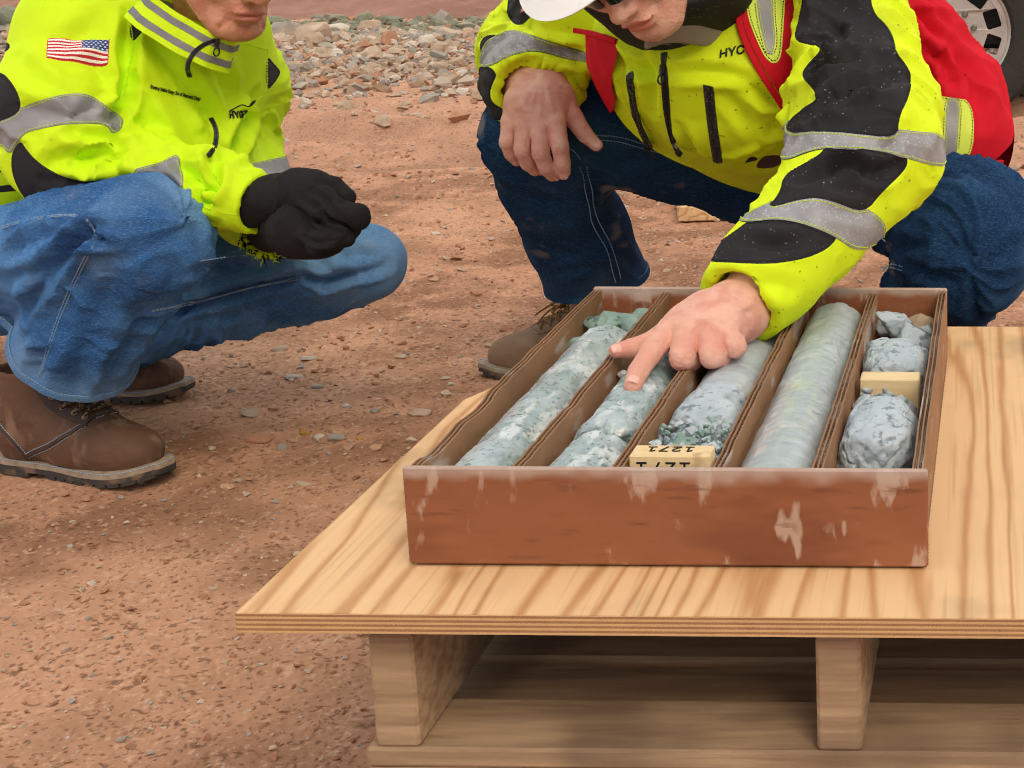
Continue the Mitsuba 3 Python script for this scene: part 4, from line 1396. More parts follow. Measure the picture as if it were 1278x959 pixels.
class Pattern:
    """flat pattern pieces laid on a garment along one fixed direction, as a tailor lays paper on cloth"""
    def __init__(s, x, y, d):
        s.c = P(x, y, d); s.n = unit(CAM - s.c); s.x = unit(np.cross([0, 0, 1.0], s.n)); s.y = np.cross(s.n, s.x)

    def uv(s, V):
        w = V - s.c
        return w @ s.x, w @ s.y

    def outline(s, pts, rnd=2):
        out = []
        for x, y in pts:
            r = P(x, y, 1) - CAM
            q = CAM + r * (((s.c - CAM) @ s.n) / (r @ s.n)) - s.c
            out.append((q @ s.x, q @ s.y))
        return rounded(out, rnd) if rnd else np.array(out)

    def field(s, m, pts, rnd=2, tag=None, wob=0.0):
        u, v = s.uv(m.V)
        if wob: 
            u = u + (meshkit.fbm(m.V * 30, 2) - .5) * wob
        f = in_poly(u, v, s.outline(pts, rnd))
        f = np.maximum(f, (-.35 - m.N @ s.n) * .05)
        if tag is not None: f = np.maximum(f, tag)
        return f


def edge_stitch(key, m, thread, inset=.0028, step=.0052):
    """a row of stitches just inside the edge of a sewn piece"""
    e = np.sort(np.vstack([m.F[:, [0, 1]], m.F[:, [1, 2]], m.F[:, [2, 0]]]), 1)
    u, c = np.unique(e, axis=0, return_counts=True)
    nb = {}
    for a, b in u[c == 1]:
        nb.setdefault(a, []).append(b); nb.setdefault(b, []).append(a)
    rows, seen = [], set()
    for a in list(nb):
        if a in seen: continue
        loop = [a]; seen.add(a)
        while True:
            nx = [b for b in nb[loop[-1]] if b not in seen]
            if not nx: break
            loop.append(nx[0]); seen.add(nx[0])
        if len(loop) < 25: continue
        p, n = m.V[loop], m.N[loop]
        for _ in range(3):
            p = np.vstack([p[:1], (p[:-2] + 2 * p[1:-1] + p[2:]) / 4, p[-1:]])
        p, n = p[::3], n[::3]
        t = np.gradient(p, axis=0); t /= np.linalg.norm(t, axis=1, keepdims=True) + 1e-12
        s_ = np.cross(t, n)
        if ((m.V.mean(0) - p) * s_).sum() < 0: s_ = -s_
        q = p + s_ * inset + n * .0003
        keep = (n * toward(p)).sum(1) > -.1
        idx = np.where(keep)[0]
        if len(idx) < 6: continue
        for run in np.split(idx, np.where(np.diff(idx) > 1)[0] + 1):
            if len(run) > 4:
                st_ = stitches(q[run], n[run], .0007, step)
                if st_ is not None: rows.append(st_)
    if rows: add(key + '__stitching', join(rows), thread, kind='stuff')


def wrinkle(m, t, ph, dist, t0, t1, amp, ft=26.0, fp=1.3, skew=1.6, seed=0, reach=.02):
    """gathered folds running round a sleeve or leg between two places along it"""
    w = np.clip((t - t0) / .03, 0, 1) * np.clip((t1 - t) / .03, 0, 1) * np.clip((reach - dist) / .012, 0, 1)
    q = np.stack([t * ft + ph * skew + .8 * np.sin(ph * 1.3 + seed), np.cos(ph) * fp, np.sin(ph) * fp], -1)
    r = 1 - np.abs(2 * meshkit.noise(q, seed) - 1)
    r2 = 1 - np.abs(2 * meshkit.noise(q * 1.9 + 7, seed + 1) - 1)
    m.V += m.N * (amp * w * ((r ** 3 - .35) + .4 * (r2 ** 3 - .35)))[:, None]


def dress(key, m, pieces, base, col=None):
    """cuts the pieces out of a garment: (name, material, pattern, outline, attribute column of the tag or None, raise)"""
    show_ = []
    for nm, mt, pat, pts, tag, up in pieces:
        f = pat.field(m, pts, tag=None if tag is None else m.A[:, tag])
        if (f < 0).sum() < 3: continue
        a, m = split(m, f)
        n_, lab_ = sparse.csgraph.connected_components(sparse.coo_matrix((np.ones(len(a.F) * 2), (np.r_[a.F[:, 0], a.F[:, 1]], np.r_[a.F[:, 1], a.F[:, 2]])), (len(a.V), len(a.V))), False)
        cnt_ = np.bincount(lab_[a.F[:, 0]], minlength=n_)
        for k_ in range(n_):
            c_ = a.sub(lab_[a.F[:, 0]] == k_)
            if cnt_[k_] < max(40, .12 * cnt_.max()):
                m = M(np.vstack([m.V, c_.V]), np.vstack([m.F, c_.F + len(m.V)]), np.vstack([m.N, c_.N]), None if m.A is None else np.vstack([m.A, c_.A]))
                continue
            c_.V = c_.V + c_.N * up
            sub_ = put(key + '__' + nm, c_, mt)
            if nm != 'stain': edge_stitch(sub_, c_, 'hivis_thread' if mt.startswith('refl') else 'thread_black')
            show_.append((c_, mt))
    return m, show_


def seam(key, m, pts, mat_='thread_pale', r=.0009, step=.0055, off=0.0, double=0.0, name='stitching'):
    p, n = on_surface(m, pts, .0004, 10)
    if len(p) < 3: return
    rows = [stitches(p, n, r, step, .3, o) for o in ((off - double / 2, off + double / 2) if double else (off,))]
    add(key + '__' + name, join([x for x in rows if x is not None]), mat_, kind='stuff')


def rim_ring(m, c, n, off, reach):
    """the closed line round a garment at a given distance from its open end"""
    h = (m.V - c) @ n + off
    sel = np.where((np.abs(h) < .004) & (np.linalg.norm(m.V - c, axis=1) < reach))[0]
    e1 = unit(np.cross(n, [0.1, .2, 1.0])); e2 = np.cross(n, e1)
    cc = m.V[sel].mean(0)
    sel = sel[((m.V[sel] - cc) * m.N[sel]).sum(1) > 0]
    a = np.arctan2((m.V[sel] - cc) @ e2, (m.V[sel] - cc) @ e1)
    r = np.linalg.norm(np.cross(m.V[sel] - cc, n), axis=1)
    bins = np.linspace(-np.pi, np.pi, 61); out = []
    for i in range(60):
        k = (a >= bins[i]) & (a < bins[i + 1])
        out.append(np.median(r[k]) if k.any() else np.nan)
    out = np.array(out); ok = np.isfinite(out)
    out = np.interp(np.arange(60), np.where(ok)[0], out[ok], period=60)
    out = (np.roll(out, 1) + 2 * out + np.roll(out, -1)) / 4
    t = (bins[:-1] + bins[1:]) / 2
    d = np.cos(t)[:, None] * e1 + np.sin(t)[:, None] * e2
    p = cc - n * ((cc - c) @ n + off) + d * out[:, None]
    return np.vstack([p, p[:1]]), np.vstack([d, d[:1]])


def hem(key, m, c, n, bsdf, width=.012, thread='thread_blue', reach=.2, lift=.0006):
    p, d = rim_ring(m, c, n, width / 2, reach)
    add(key + '__hem', ribbon(p + d * lift, d, width, .0026), bsdf, smooth=40)
    add(key + '__stitching', join([stitches(p - n * width * .62 + d * .0012, d, .0009, .0052)]), thread, kind='stuff')

# ---------------------------------------------------------------- the woman
W = thing('person', 'woman squatting at the left in a hi-vis yellow jacket, blue jeans and black gloves', 'person')
w_sh_r, w_sh_l = P(118, 48, 2.44), P(312, 98, 2.78)
w_side = unit(w_sh_l - w_sh_r)
J_sleeve_r = JJ((150, 8, 2.58, .085), (110, 52, 2.52, .100), (77, 142, 2.46, .097), (88, 190, 2.45, .082), (180, 216, 2.46, .056), (255, 238, 2.43, .048), (322, 256, 2.41, .047))
J_sleeve_l = JJ((275, 70, 2.72, .085), (296, 108, 2.80, .080), (284, 165, 2.82, .076), (292, 222, 2.78, .078), (312, 262, 2.64, .054), (338, 290, 2.52, .045))
J_torso = [(-5, 262, 2.88), (70, 200, 2.80), (190, 120, 2.70), (240, 44, 2.60)]
tw = [(.18, .14), (.205, .15), (.20, .132), (.125, .098)]


def w_torso(p):
    d = None
    for (a, ra), (b, rb) in zip(list(zip(J_torso, tw))[:-1], list(zip(J_torso, tw))[1:]):
        e = eseg(p, P(*a), P(*b), ra, rb, w_side)
        d = e if d is None else smin(d, e, .03)
    chest = eseg(p, P(232, 95, 2.585), P(225, 165, 2.60), (.13, .085), (.13, .095), w_side)
    return smin(d, chest, .05)


def cuffed(p, J, inner, k=.03, over=.0):
    """a sleeve ending in an open cuff"""
    ax = unit(J[-1][0] - J[-2][0])
    d = chain(p, J, k)
    d = np.maximum(d, (p - J[-1][0]) @ ax)
    return d, seg(p, J[-1][0] - ax * .05, J[-1][0] + ax * .05, inner, inner)


def w_jacket(p):
    d = w_torso(p)
    a, ha = cuffed(p, J_sleeve_l, .034)
    b, hb = cuffed(p, J_sleeve_r, .036)
    d = smin(smin(d, a, .03), b, .025)
    return np.maximum(np.maximum(d, -ha), -hb)


lo, hi = bounds(J_sleeve_r, J_sleeve_l, [(P(*c), .21) for c in J_torso], pad=.03)
jk = nets(w_jacket, lo, hi, .0046, margin=.02, smooth=3)
ripple(jk, [7, 7, 7], .004, 3)
wt, wph = tube_coords(jk.V, J_sleeve_r, -FWD)
wrinkle(jk, wt, wph, chain(jk.V, J_sleeve_r, .03), .20, .42, .010, 30, 1.2, 1.5, 2)
wrinkle(jk, wt, wph, chain(jk.V, J_sleeve_r, .03), .44, .60, .006, 34, 1.4, -1.2, 5)
wt, wph = tube_coords(jk.V, J_sleeve_l, -FWD)
wrinkle(jk, wt, wph, chain(jk.V, J_sleeve_l, .03), .03, .40, .009, 24, 1.2, 1.8, 7)
for pts, dp, wd in (([(150, 190), (110, 195), (75, 205)], .012, .014), ([(95, 168), (130, 170), (148, 178)], .010, .010), ([(60, 225), (110, 232), (160, 228)], .006, .010),
        ([(150, 170), (140, 215), (190, 235)], .006, .012), ([(160, 100), (152, 130), (140, 150)], .012, .012), ([(165, 20), (160, 60), (158, 100)], .010, .012),
        ([(55, 80), (100, 88), (135, 112)], .006, .016), ([(85, 70), (120, 80), (150, 115)], .005, .014), ([(215, 200), (240, 215), (262, 250)], .012, .010), ([(262, 200), (268, 228), (255, 260)], .012, .010),
        ([(195, 195), (225, 190), (250, 195)], .007, .010), ([(300, 150), (292, 180), (275, 200)], .012, .013), ([(318, 118), (312, 150), (296, 178)], .010, .012), ([(330, 170), (322, 195), (300, 205)], .007, .012),
        ([(190, 60), (215, 110), (248, 165)], .007, .016), ([(255, 60), (275, 90), (285, 120)], .005, .014), ([(240, 95), (262, 140), (270, 180)], .006, .013), ([(120, 25), (100, 45), (70, 60)], .004, .016),
        ([(20, 75), (50, 100), (90, 105)], .005, .014), ([(175, 150), (205, 165), (240, 175)], .005, .013)):
    crease(jk, pts, dp * 1.9, wd * .85)
crease(jk, [(178, 30), (215, 80), (248, 132), (263, 152)], .012, .011)
jk.fresh()
JK = put(W + '__jacket', M(np.zeros((3, 3)), [[0, 1, 2]]), 'hivis')          # its cloth is filled in below, when the pieces are cut out


def tags(m, *ds):
    return np.stack(ds, 1)


d_r, d_l, d_t = chain(jk.V, J_sleeve_r, .03), chain(jk.V, J_sleeve_l, .03), w_torso(jk.V)
jk.A = np.stack([d_r - np.minimum(d_l, d_t) - .012, d_l - np.minimum(d_r, d_t) - .012, d_t - np.minimum(d_r, d_l) - .012], 1)
W_FULL = jk
pr, ptn, pll = Pattern(80, 150, 2.45), Pattern(230, 110, 2.5), Pattern(320, 150, 2.74)
pieces = [('black_panel', 'black_cloth', pr, [(-40, 84), (2, 90), (14, 101), (24, 117), (28, 133), (24, 142), (8, 150), (-40, 168)], 0, 0.0),
          ('black_panel', 'black_cloth', pr, [(-40, 52), (0, 49), (11, 53), (13, 60), (0, 67), (-40, 78)], 0, 0.0),
          ('reflective_band', 'reflective', pr, [(-40, 152), (0, 150), (18, 139), (45, 128), (75, 120), (98, 117), (115, 121), (135, 136), (152, 146), (152, 158), (138, 168), (133, 156), (110, 154), (80, 155), (55, 160), (36, 164), (29, 170), (20, 183), (14, 193), (2, 178), (-40, 180)], 0, .0012),
          ('black_panel', 'black_cloth', pr, [(27, 173), (32, 183), (44, 197), (60, 209), (80, 219), (97, 223), (122, 224), (163, 221), (195, 226), (205, 262), (85, 272), (45, 262), (20, 232), (13, 195)], 0, 0.0),
          ('reflective_band', 'reflective', pr, [(163, 209), (170, 207), (190, 202), (208, 194), (216, 190), (219, 212), (217, 245), (195, 246), (162, 246), (162, 228)], 0, .0012),
          ('black_panel', 'black_cloth', ptn, [(161, 29), (172, 24), (187, 15), (186, 28), (178, 40), (165, 54), (162, 44)], None, 0.0),
          ('black_panel', 'black_cloth', pll, [(333, 72), (341, 80), (351, 88), (348, 96), (341, 106), (333, 114), (331, 95)], None, 0.0),
          ('reflective_band', 'reflective', ptn, [(125, 168), (160, 178), (195, 186), (228, 197), (228, 218), (195, 209), (165, 197), (130, 184)], 2, .0012),
          ('reflective_band', 'reflective', pll, [(262, 212), (280, 208), (300, 206), (330, 200), (372, 194), (374, 222), (335, 224), (310, 221), (280, 217), (262, 216)], 1, .0012),
          ('black_panel', 'black_cloth', pr, [(-90, 100), (30, 150), (50, 236), (20, 217), (-90, 228)], 2, 0.0),
          ('black_panel', 'black_cloth', pr, [(-90, 246), (0, 238), (30, 234), (56, 232), (56, 238), (20, 246), (-90, 254)], 2, 0.0)]
rest, W_SHOW = dress(JK, jk, pieces, 'hivis')
del scene[JK]
put(W + '__jacket', rest, 'hivis')
W_SHOW.append((rest, 'hivis'))

# collar: a ring round the jaw, sewn from yellow cloth and two reflective strips
w_front = unit(np.cross(w_side, [0, 0, 1.0]))
if w_front @ RGT < 0: w_front = -w_front
c_f = unit(w_front * .86 - np.array([0, 0, .50]))
c_n = np.cross(c_f, w_side); c_n = unit(c_n if c_n[2] > 0 else -c_n)
c_c = P(288, 51, 2.455) - c_f * .078


def collar_band(v0, v1, lift):
    n, k = 96, 7
    th = np.linspace(0, 2 * np.pi, n, endpoint=False); vv = np.linspace(v0, v1, k)
    TH, VV = np.meshgrid(th, vv, indexing='ij')
    fold = (meshkit.fbm(np.stack([np.cos(TH) * 2, np.sin(TH) * 2, VV * 1.2], -1), 3, 4) - .5) * .009 + .0016 * np.sin(TH * 9 + 3 * VV)
    ra, rb = .064 + .012 * VV ** 1.3 + fold + lift, .078 + .010 * VV ** 1.3 + fold + lift
    drop = .050 * VV + .010 * np.sin(TH) * 0
    pt = lambda r1, r2: c_c + (r1 * np.cos(TH))[..., None] * w_side + (r2 * np.sin(TH))[..., None] * c_f - drop[..., None] * c_n
    ra = ra * np.where(np.cos(TH) < 0, .78 + .22 * (1 + np.cos(TH)), 1)
    rb = rb * np.where(np.sin(TH) < 0, .80 + .2 * (1 + np.sin(TH)), 1)
    out, inn = pt(ra, rb), pt(ra - .006 - lift, rb - .006 - lift)
    rows = np.concatenate([inn[:, ::-1], pt(ra - .002, rb - .002)[:, :1] + (c_n * .0015 if v0 == 0 else 0), out], 1)
    n2 = rows.shape[1]; F = []
    for i in range(n):
        for j in range(n2 - 1):
            a_, b_ = i * n2 + j, ((i + 1) % n) * n2 + j
            F += [[a_, a_ + 1, b_], [b_, a_ + 1, b_ + 1]]
    m_ = M(rows.reshape(-1, 3), F)
    if (m_.N * (m_.V - c_c)).sum(1)[np.arange(n) * n2 + n2 - 1].mean() < 0: m_ = M(m_.V, m_.F[:, ::-1])
    return m_


col = collar_band(0, 1, 0)
put(JK + '__collar', col, 'hivis')
W_SHOW.append((col, 'hivis'))
for v0, v1 in ((.14, .34), (.62, .82)):
    c_ = collar_band(v0, v1, .0012)
    put(JK + '__collar__reflective_band', c_, 'collar_grey')
    W_SHOW.append((c_, 'reflective'))

# zip in its two visible runs, its pull, the words, the flag
whole = merge([W_FULL, col])
for pts in ([(268, 50), (256, 55), (245, 63), (237, 74), (234, 86), (237, 96)], [(263, 147), (268, 157), (270, 168), (268, 182), (261, 194)]):
    p_, n_ = on_surface(whole, pts, .001, 8)
    zk = zipper(JK, p_, n_, .0065, name='zip')
p_, n_ = on_surface(whole, [(269, 52), (269, 58)], .002, 4)
zip_pull(zk, p_[0], n_[0], -UPV, .9)
TOR = W_FULL.sub((W_FULL.A[W_FULL.F, 2] < -.002).all(1))
lettering(JK, TOR, 'Every Safe Day Is A Record Day', .0052, (187, 110), (249, 126), depth=.0010)
lettering(JK, TOR, 'HYCR', .0115, (284, 148), (308, 147))
p_, n_ = on_surface(TOR, [(288, 138), (295, 134), (302, 131), (309, 133), (314, 131), (318, 126)], .0008, 6)
add(JK + '__lettering', ribbon(p_, n_, .0016, .0012), 'thread_black', label='embroidered mountain line above the letters')


def flag(key, m, bl, br, tl, w, h):
    pts, nn = on_surface(m, [bl, br], n=4)
    q, _ = on_surface(m, [tl, ((tl[0] + br[0]) / 2, (tl[1] + br[1]) / 2)], n=4)
    ux = unit(pts[-1] - pts[0]); uy = q[0] - pts[0]; uy = unit(uy - ux * (uy @ ux))
    n1, n2 = 33, 17
    u, v = np.meshgrid(np.linspace(0, 1, n1), np.linspace(0, 1, n2))
    L_ = np.linalg.norm(pts[-1] - pts[0]); H_ = np.linalg.norm(q[0] - pts[0])
    V2 = np.stack([u.ravel() * L_, v.ravel() * H_, 0 * u.ravel() + .0016], 1)
    rim = (u.ravel() < .001) | (u.ravel() > .999) | (v.ravel() < .001) | (v.ravel() > .999)
    V2[rim, 2] = -.001
    mid = pts[0] + ux * L_ / 2 + uy * H_ / 2
    V2[:, 0] -= L_ / 2; V2[:, 1] -= H_ / 2
    V = stick_flat(m, V2, mid, ux, uy)
    F = []
    for i in range(n2 - 1):
        for j in range(n1 - 1):
            a = i * n1 + j
            F += [[a, a + 1, a + n1 + 1], [a, a + n1 + 1, a + n1]]
    return add(key + '__flag_patch', (V, np.array(F)), 'flag_print', uv=np.stack([u.ravel(), v.ravel()], 1), smooth=True)


flag(JK, W_FULL, (57, 73), (135, 82), (61, 48), .097, .04)
for pts in ([(160, 8), (163, 30), (166, 54), (160, 90), (152, 120)], [(334, 60), (333, 85), (332, 112), (320, 126)], [(283, 48), (310, 56), (333, 62)], [(250, 258), (280, 266), (300, 268)]):
    seam(JK, W_FULL, pts, 'hivis', .0010, .005)

# ---- head
Rh, th_ = head_frame(50, 24, 4, [0, -.092, -.104], P(303, 36, 2.44))
hf = head_mesh(True)
hm = nets(hf, [-.11, -.15, -.15], [.11, .14, .15], .0032, smooth=1)
li, hd = lips_split(hm, hm.V)
Rh = Rh * 1.07
glob = lambda m: M(m.V @ Rh.T + th_, m.F, m.N @ Rh.T)
put(W + '__lips', glob(li), 'lips_woman')
neck = shell([(th_ + Rh @ np.array([0, .03, -.05]), .055), (P(238, 38, 2.60), .050)], .02, .02, .006)
w_inner = body_inner([shrink([(P(*c), .10) for c in J_torso]), shrink(J_sleeve_r[1:], .6), shrink(J_sleeve_l, .6)])
put(W + '__body', merge([glob(hd), neck, w_inner]), 'skin_woman')
W_SHOW += [(glob(hd), 'skin'), (neck, 'skin'), (glob(li), 'red')]
loc = lambda v: np.asarray(v, float) @ Rh.T + th_
for s in (-1, 1):
    e = trimesh.creation.icosphere(3, .0118)
    add(W + '__eye', (np.array(e.vertices) + loc([s * .031, -.082, .005]), np.array(e.faces)), 'eye', smooth=True)
    e = trimesh.creation.icosphere(2, .0062)
    add(W + '__iris', (np.array(e.vertices) + loc([s * .031, -.0885, .003]), np.array(e.faces)), 'iris', smooth=True)


def hair_cap(key, Rr, t_, mat_, drop, seed, front=.05, length=.10, n=900, back=True):
    """hair as many strands growing from the scalp"""
    g = np.random.default_rng(seed)
    parts = []
    for i in range(n):
        th = g.uniform(0, 2 * np.pi); cz = g.uniform(-.35, 1)
        d = np.array([math.cos(th) * math.sqrt(1 - cz * cz), math.sin(th) * math.sqrt(1 - cz * cz), cz])
        if d[1] < -.55 and d[2] < front * 10: continue
        p0 = np.array([0, .018, .045]) + d * [.078, .100, .090]
        dn = np.array([d[0] * .4, d[1] * .35 + .1, -1.0])
        l = length * g.uniform(.6, 1.1)
        pts = [p0, p0 + d * .012 + dn * l * .3, p0 + d * .012 + dn * l * .65 + g.normal(0, .004, 3), p0 + d * .004 + dn * l + g.normal(0, .007, 3)]
        parts.append(tube(spline(pts, 3), np.linspace(.0016, .0006, 10), 4))
    V, F = join(parts)
    add(key, (V @ Rr.T + t_, F), mat_, smooth=True)


hair_cap(W + '__hair', Rh, th_, 'hair_grey', .1, 3, length=.075)
g = np.random.default_rng(9)
parts = []
side = 1 if (Rh @ [1.0, 0, 0]) @ FWD < 0 else -1
for i in range(150):
    a = np.array([side * .075, .016 + g.normal(0, .014), -.015 + g.normal(0, .008)])
    pts = [a, a + [side * .012, g.normal(.004, .006), -.02], a + [side * .008 + g.normal(0, .004), g.normal(.012, .010), -.042 + g.normal(0, .006)]]
    parts.append(tube(spline(pts, 4), np.linspace(.0012, .0005, 9), 4))
V, F = join(parts)
add(W + '__hair', (V @ Rh.T + th_, F), 'hair_grey', smooth=True, label='loose grey blond strands behind the ear')
er = np.linspace(0, 2 * np.pi, 25)
add(W + '__earring', tube([loc([side * .078, .002 + .0075 * math.sin(a), -.048 + .0075 * math.cos(a)]) for a in er], .0024, 8), 'gold', smooth=True)

# ---- gloves
GR = [JJ((312, 256, 2.42, .036), (345, 248, 2.40, .035), (375, 240, 2.37, .034), (392, 236, 2.36, .030)), JJ((360, 252, 2.38, .03), (388, 250, 2.35, .032))]
FR = [JJ((388, 227, 2.375, .0140), (417, 231, 2.36, .0130), (433, 246, 2.35, .0122), (428, 262, 2.345, .0112)), JJ((388, 238, 2.345, .0140), (408, 244, 2.33, .0128), (421, 258, 2.318, .0118), (414, 270, 2.318, .0108)),
      JJ((384, 246, 2.335, .014), (404, 252, 2.322, .0125), (412, 264, 2.315, .0115), (404, 270, 2.315, .0105)), JJ((376, 252, 2.33, .0125), (392, 259, 2.318, .0115), (398, 268, 2.31, .0105))]
GL = [JJ((338, 288, 2.50, .034), (360, 284, 2.42, .036), (385, 282, 2.36, .044), (405, 286, 2.35, .036)), JJ((365, 292, 2.38, .036), (400, 296, 2.35, .030))]
FL = [JJ((412, 272, 2.36, .020), (436, 284, 2.345, .0165), (430, 296, 2.325, .0145), (408, 302, 2.32, .0135)), JJ((402, 286, 2.325, .017), (424, 290, 2.318, .0145), (412, 304, 2.312, .013)),
      JJ((382, 294, 2.322, .016), (402, 303, 2.312, .0135), (392, 310, 2.312, .012)), JJ((398, 268, 2.34, .0175), (420, 263, 2.318, .0155), (446, 268, 2.312, .0165), (449, 274, 2.314, .0155))]
for pal, fin, lab in ((GR, FR, 'black fleece glove clasping over the other hand'), (GL, FL, 'lower black fleece glove with its thumb out')):
    gm = hand_mesh(pal, fin, None, h=.0027, k=.003)
    gm.fresh()
    for pts in ([(398, 227), (420, 240), (430, 256)], [(388, 238), (408, 250), (416, 264)], [(378, 250), (396, 260), (404, 270)], [(346, 226), (352, 248), (347, 272)], [(352, 226), (358, 246), (354, 266)], [(374, 262), (384, 276), (388, 292)], [(392, 268), (404, 282), (424, 290)], [(404, 264), (414, 276), (436, 282)], [(380, 296), (396, 303), (414, 300)]):
        crease(gm, pts, .0042, .0038, .5)
    ripple(gm, [45, 45, 45], .0016, 5)
    ripple(gm, [300, 300, 300], .0005, 6)
    gm.fresh()
    put(W + '__glove', gm, 'glove', label=lab)
    W_SHOW.append((gm, 'glove'))
# fuzzy torn rim of the left cuff
g = np.random.default_rng(3)
cax = unit(J_sleeve_l[-1][0] - J_sleeve_l[-2][0]); cc = J_sleeve_l[-1][0]
e1 = unit(np.cross(cax, [0, 0, 1.0])); e2 = np.cross(cax, e1)
parts, parts2 = [], []
for i in range(260):
    a = g.uniform(0, 6.28)
    o = cc + (e1 * math.cos(a) + e2 * math.sin(a)) * (.041 + g.normal(0, .002)) - cax * .002
    d = unit(cax + (e1 * math.cos(a) + e2 * math.sin(a)) * g.normal(.1, .5) + g.normal(0, .3, 3))
    (parts if i % 3 else parts2).append(tube([o, o + d * g.uniform(.004, .012), o + d * g.uniform(.01, .018) + g.normal(0, .003, 3)], [.0014, .001, .0003], 4))
add(JK + '__cuff_fleece', join(parts), 'glove', kind='stuff')
add(JK + '__cuff_fray', join(parts2), 'hivis', kind='stuff')

# ---- jeans
J_leg_r = JJ((-80, 318, 2.90, .14), (-20, 340, 2.60, .098), (90, 308, 2.42, .084), (178, 291, 2.36, .078), (188, 303, 2.37, .073), (152, 350, 2.42, .072), (116, 400, 2.46, .077), (88, 450, 2.52, .085), (62, 504, 2.57, .092))
J_leg_l = JJ((-40, 330, 3.0, .14), (120, 338, 2.98, .105), (300, 330, 2.86, .080), (410, 326, 2.76, .068), (458, 325, 2.74, .064))
J_leg_l2 = JJ((458, 330, 2.745, .062), (400, 352, 2.80, .062), (290, 376, 2.88, .064), (190, 400, 2.96, .07), (100, 438, 3.00, .072))


LEG_C = P(85, 424, 2.53)


def w_jeans(p):
    d = chain(p, J_leg_r, .03)
    hx = unit(J_leg_r[-1][0] - J_leg_r[-2][0])
    d = np.maximum(d, (p - LEG_C) @ hx)
    d = np.maximum(d, -seg(p, P(104, 405, 2.47), P(60, 515, 2.58), .071, .082))
    l = smin(chain(p, J_leg_l, .03), chain(p, J_leg_l2, .02), .012)
    return smin(d, l, .02)


lo, hi = bounds(J_leg_r, J_leg_l, J_leg_l2, pad=.02)
jn = nets(w_jeans, lo, hi, .0046, margin=.01, smooth=2)
ripple(jn, [9, 9, 9], .003, 21)
lt, lp = tube_coords(jn.V, J_leg_r, -FWD)
Lk = np.cumsum([0] + [np.linalg.norm(J_leg_r[i + 1][0] - J_leg_r[i][0]) for i in range(len(J_leg_r) - 1)])
wrinkle(jn, lt, lp, chain(jn.V, J_leg_r, .03), Lk[2] - .04, Lk[5] + .03, .0095, 24, 1.1, 1.6, 3)
wrinkle(jn, lt, lp, chain(jn.V, J_leg_r, .03), Lk[5], Lk[7] - .04, .009, 20, 1.3, -1.4, 8)
for JL_, sd_ in ((J_leg_l, 12), (J_leg_l2, 15)):
    lt, lp = tube_coords(jn.V, JL_, -FWD)
    wrinkle(jn, lt, lp, chain(jn.V, JL_, .03), .12, .9, .0105, 22, 1.1, 2.2, sd_)
for pts, dp, wd in (([(30, 392), (70, 330), (108, 292), (122, 288)], .014, .012), ([(88, 300), (105, 300), (125, 304)], .010, .008), ([(112, 285), (120, 297), (140, 305)], .007, .008), ([(70, 290), (40, 300), (10, 320)], .006, .012),
        ([(60, 330), (35, 345), (5, 352)], .006, .012), ([(50, 360), (28, 372), (2, 378)], .005, .010), ([(205, 318), (220, 340), (215, 360)], .004, .014), ([(150, 330), (130, 380), (110, 430)], .004, .016),
        ([(180, 385), (165, 425), (140, 460)], .006, .016), ([(60, 430), (48, 455), (40, 478)], .005, .012), ([(110, 420), (100, 455), (100, 495)], .005, .014), ([(150, 440), (138, 470), (128, 500)], .005, .012), ([(225, 250), (245, 275), (250, 300)], .004, .014),
        ([(170, 405), (235, 385), (310, 362), (385, 344)], .013, .010), ([(385, 345), (410, 352), (435, 343)], .010, .009), ([(265, 300), (330, 300), (400, 302)], .004, .012), ([(240, 340), (300, 332), (360, 334)], .005, .010), ([(350, 300), (380, 308), (410, 322)], .005, .010),
        ([(420, 345), (455, 340), (485, 332)], .006, .010), ([(430, 310), (450, 320), (480, 322)], .004, .012), ([(200, 410), (260, 396), (330, 390)], .004, .012), ([(400, 300), (420, 315), (438, 330)], .004, .010)):
    crease(jn, pts, dp * 1.8, wd * .85)
jn.fresh()
JN = put(W + '__jeans', jn, 'denim_blue')
W_SHOW.append((jn, 'denim'))
for pts, dbl in (([(2, 284), (40, 274), (80, 269), (104, 272), (116, 284), (122, 300)], .003), ([(116, 304), (98, 340), (78, 385), (62, 430), (48, 475)], .004), ([(248, 326), (300, 319), (350, 320), (392, 330), (418, 345)], .0), ([(190, 388), (250, 376), (310, 360), (360, 350), (384, 346)], .004), ([(398, 348), (406, 341), (416, 338)], 0)):
    seam(JN, jn, pts, 'thread_blue', .0008, .0052, double=dbl)
hem(JN, jn, LEG_C, unit(J_leg_r[-1][0] - J_leg_r[-2][0]), 'denim_blue', .012, reach=.16)

# ---- boots
BR = boot(W, G(207, 603) + [0, 0, .001], G(-40, 571), L=.305, wide=1.08)
BL = boot(W, G(232, 496), G(20, 488), L=.30, detail=True)

# ---------------------------------------------------------------- the man
N_ = thing('person', 'man in a white hard hat and red safety vest crouching over the core box, pointing', 'person')
m_sh_r, m_sh_l = P(735, 10, 2.62), P(1058, 0, 2.40)
m_side = unit(m_sh_l - m_sh_r)
K_sleeve_r = JJ((760, 5, 2.58, .098), (690, 42, 2.80, .091), (662, 70, 2.80, .082), (664, 104, 2.655, .074), (668, 116, 2.605, .070))
K_sleeve_l = JJ((1050, -45, 2.38, .085), (1062, 18, 2.36, .072), (1068, 70, 2.31, .088), (1077, 135, 2.24, .100), (1082, 190, 2.13, .090), (1040, 245, 2.07, .073), (1003, 290, 2.01, .066), (962, 337, 1.95, .060), (924, 380, 1.90, .054))
K_torso = [(965, 158, 2.86), (918, 105, 2.62), (890, 60, 2.52), (880, 10, 2.50)]
tm = [(.19, .125), (.21, .14), (.20, .13), (.14, .10)]


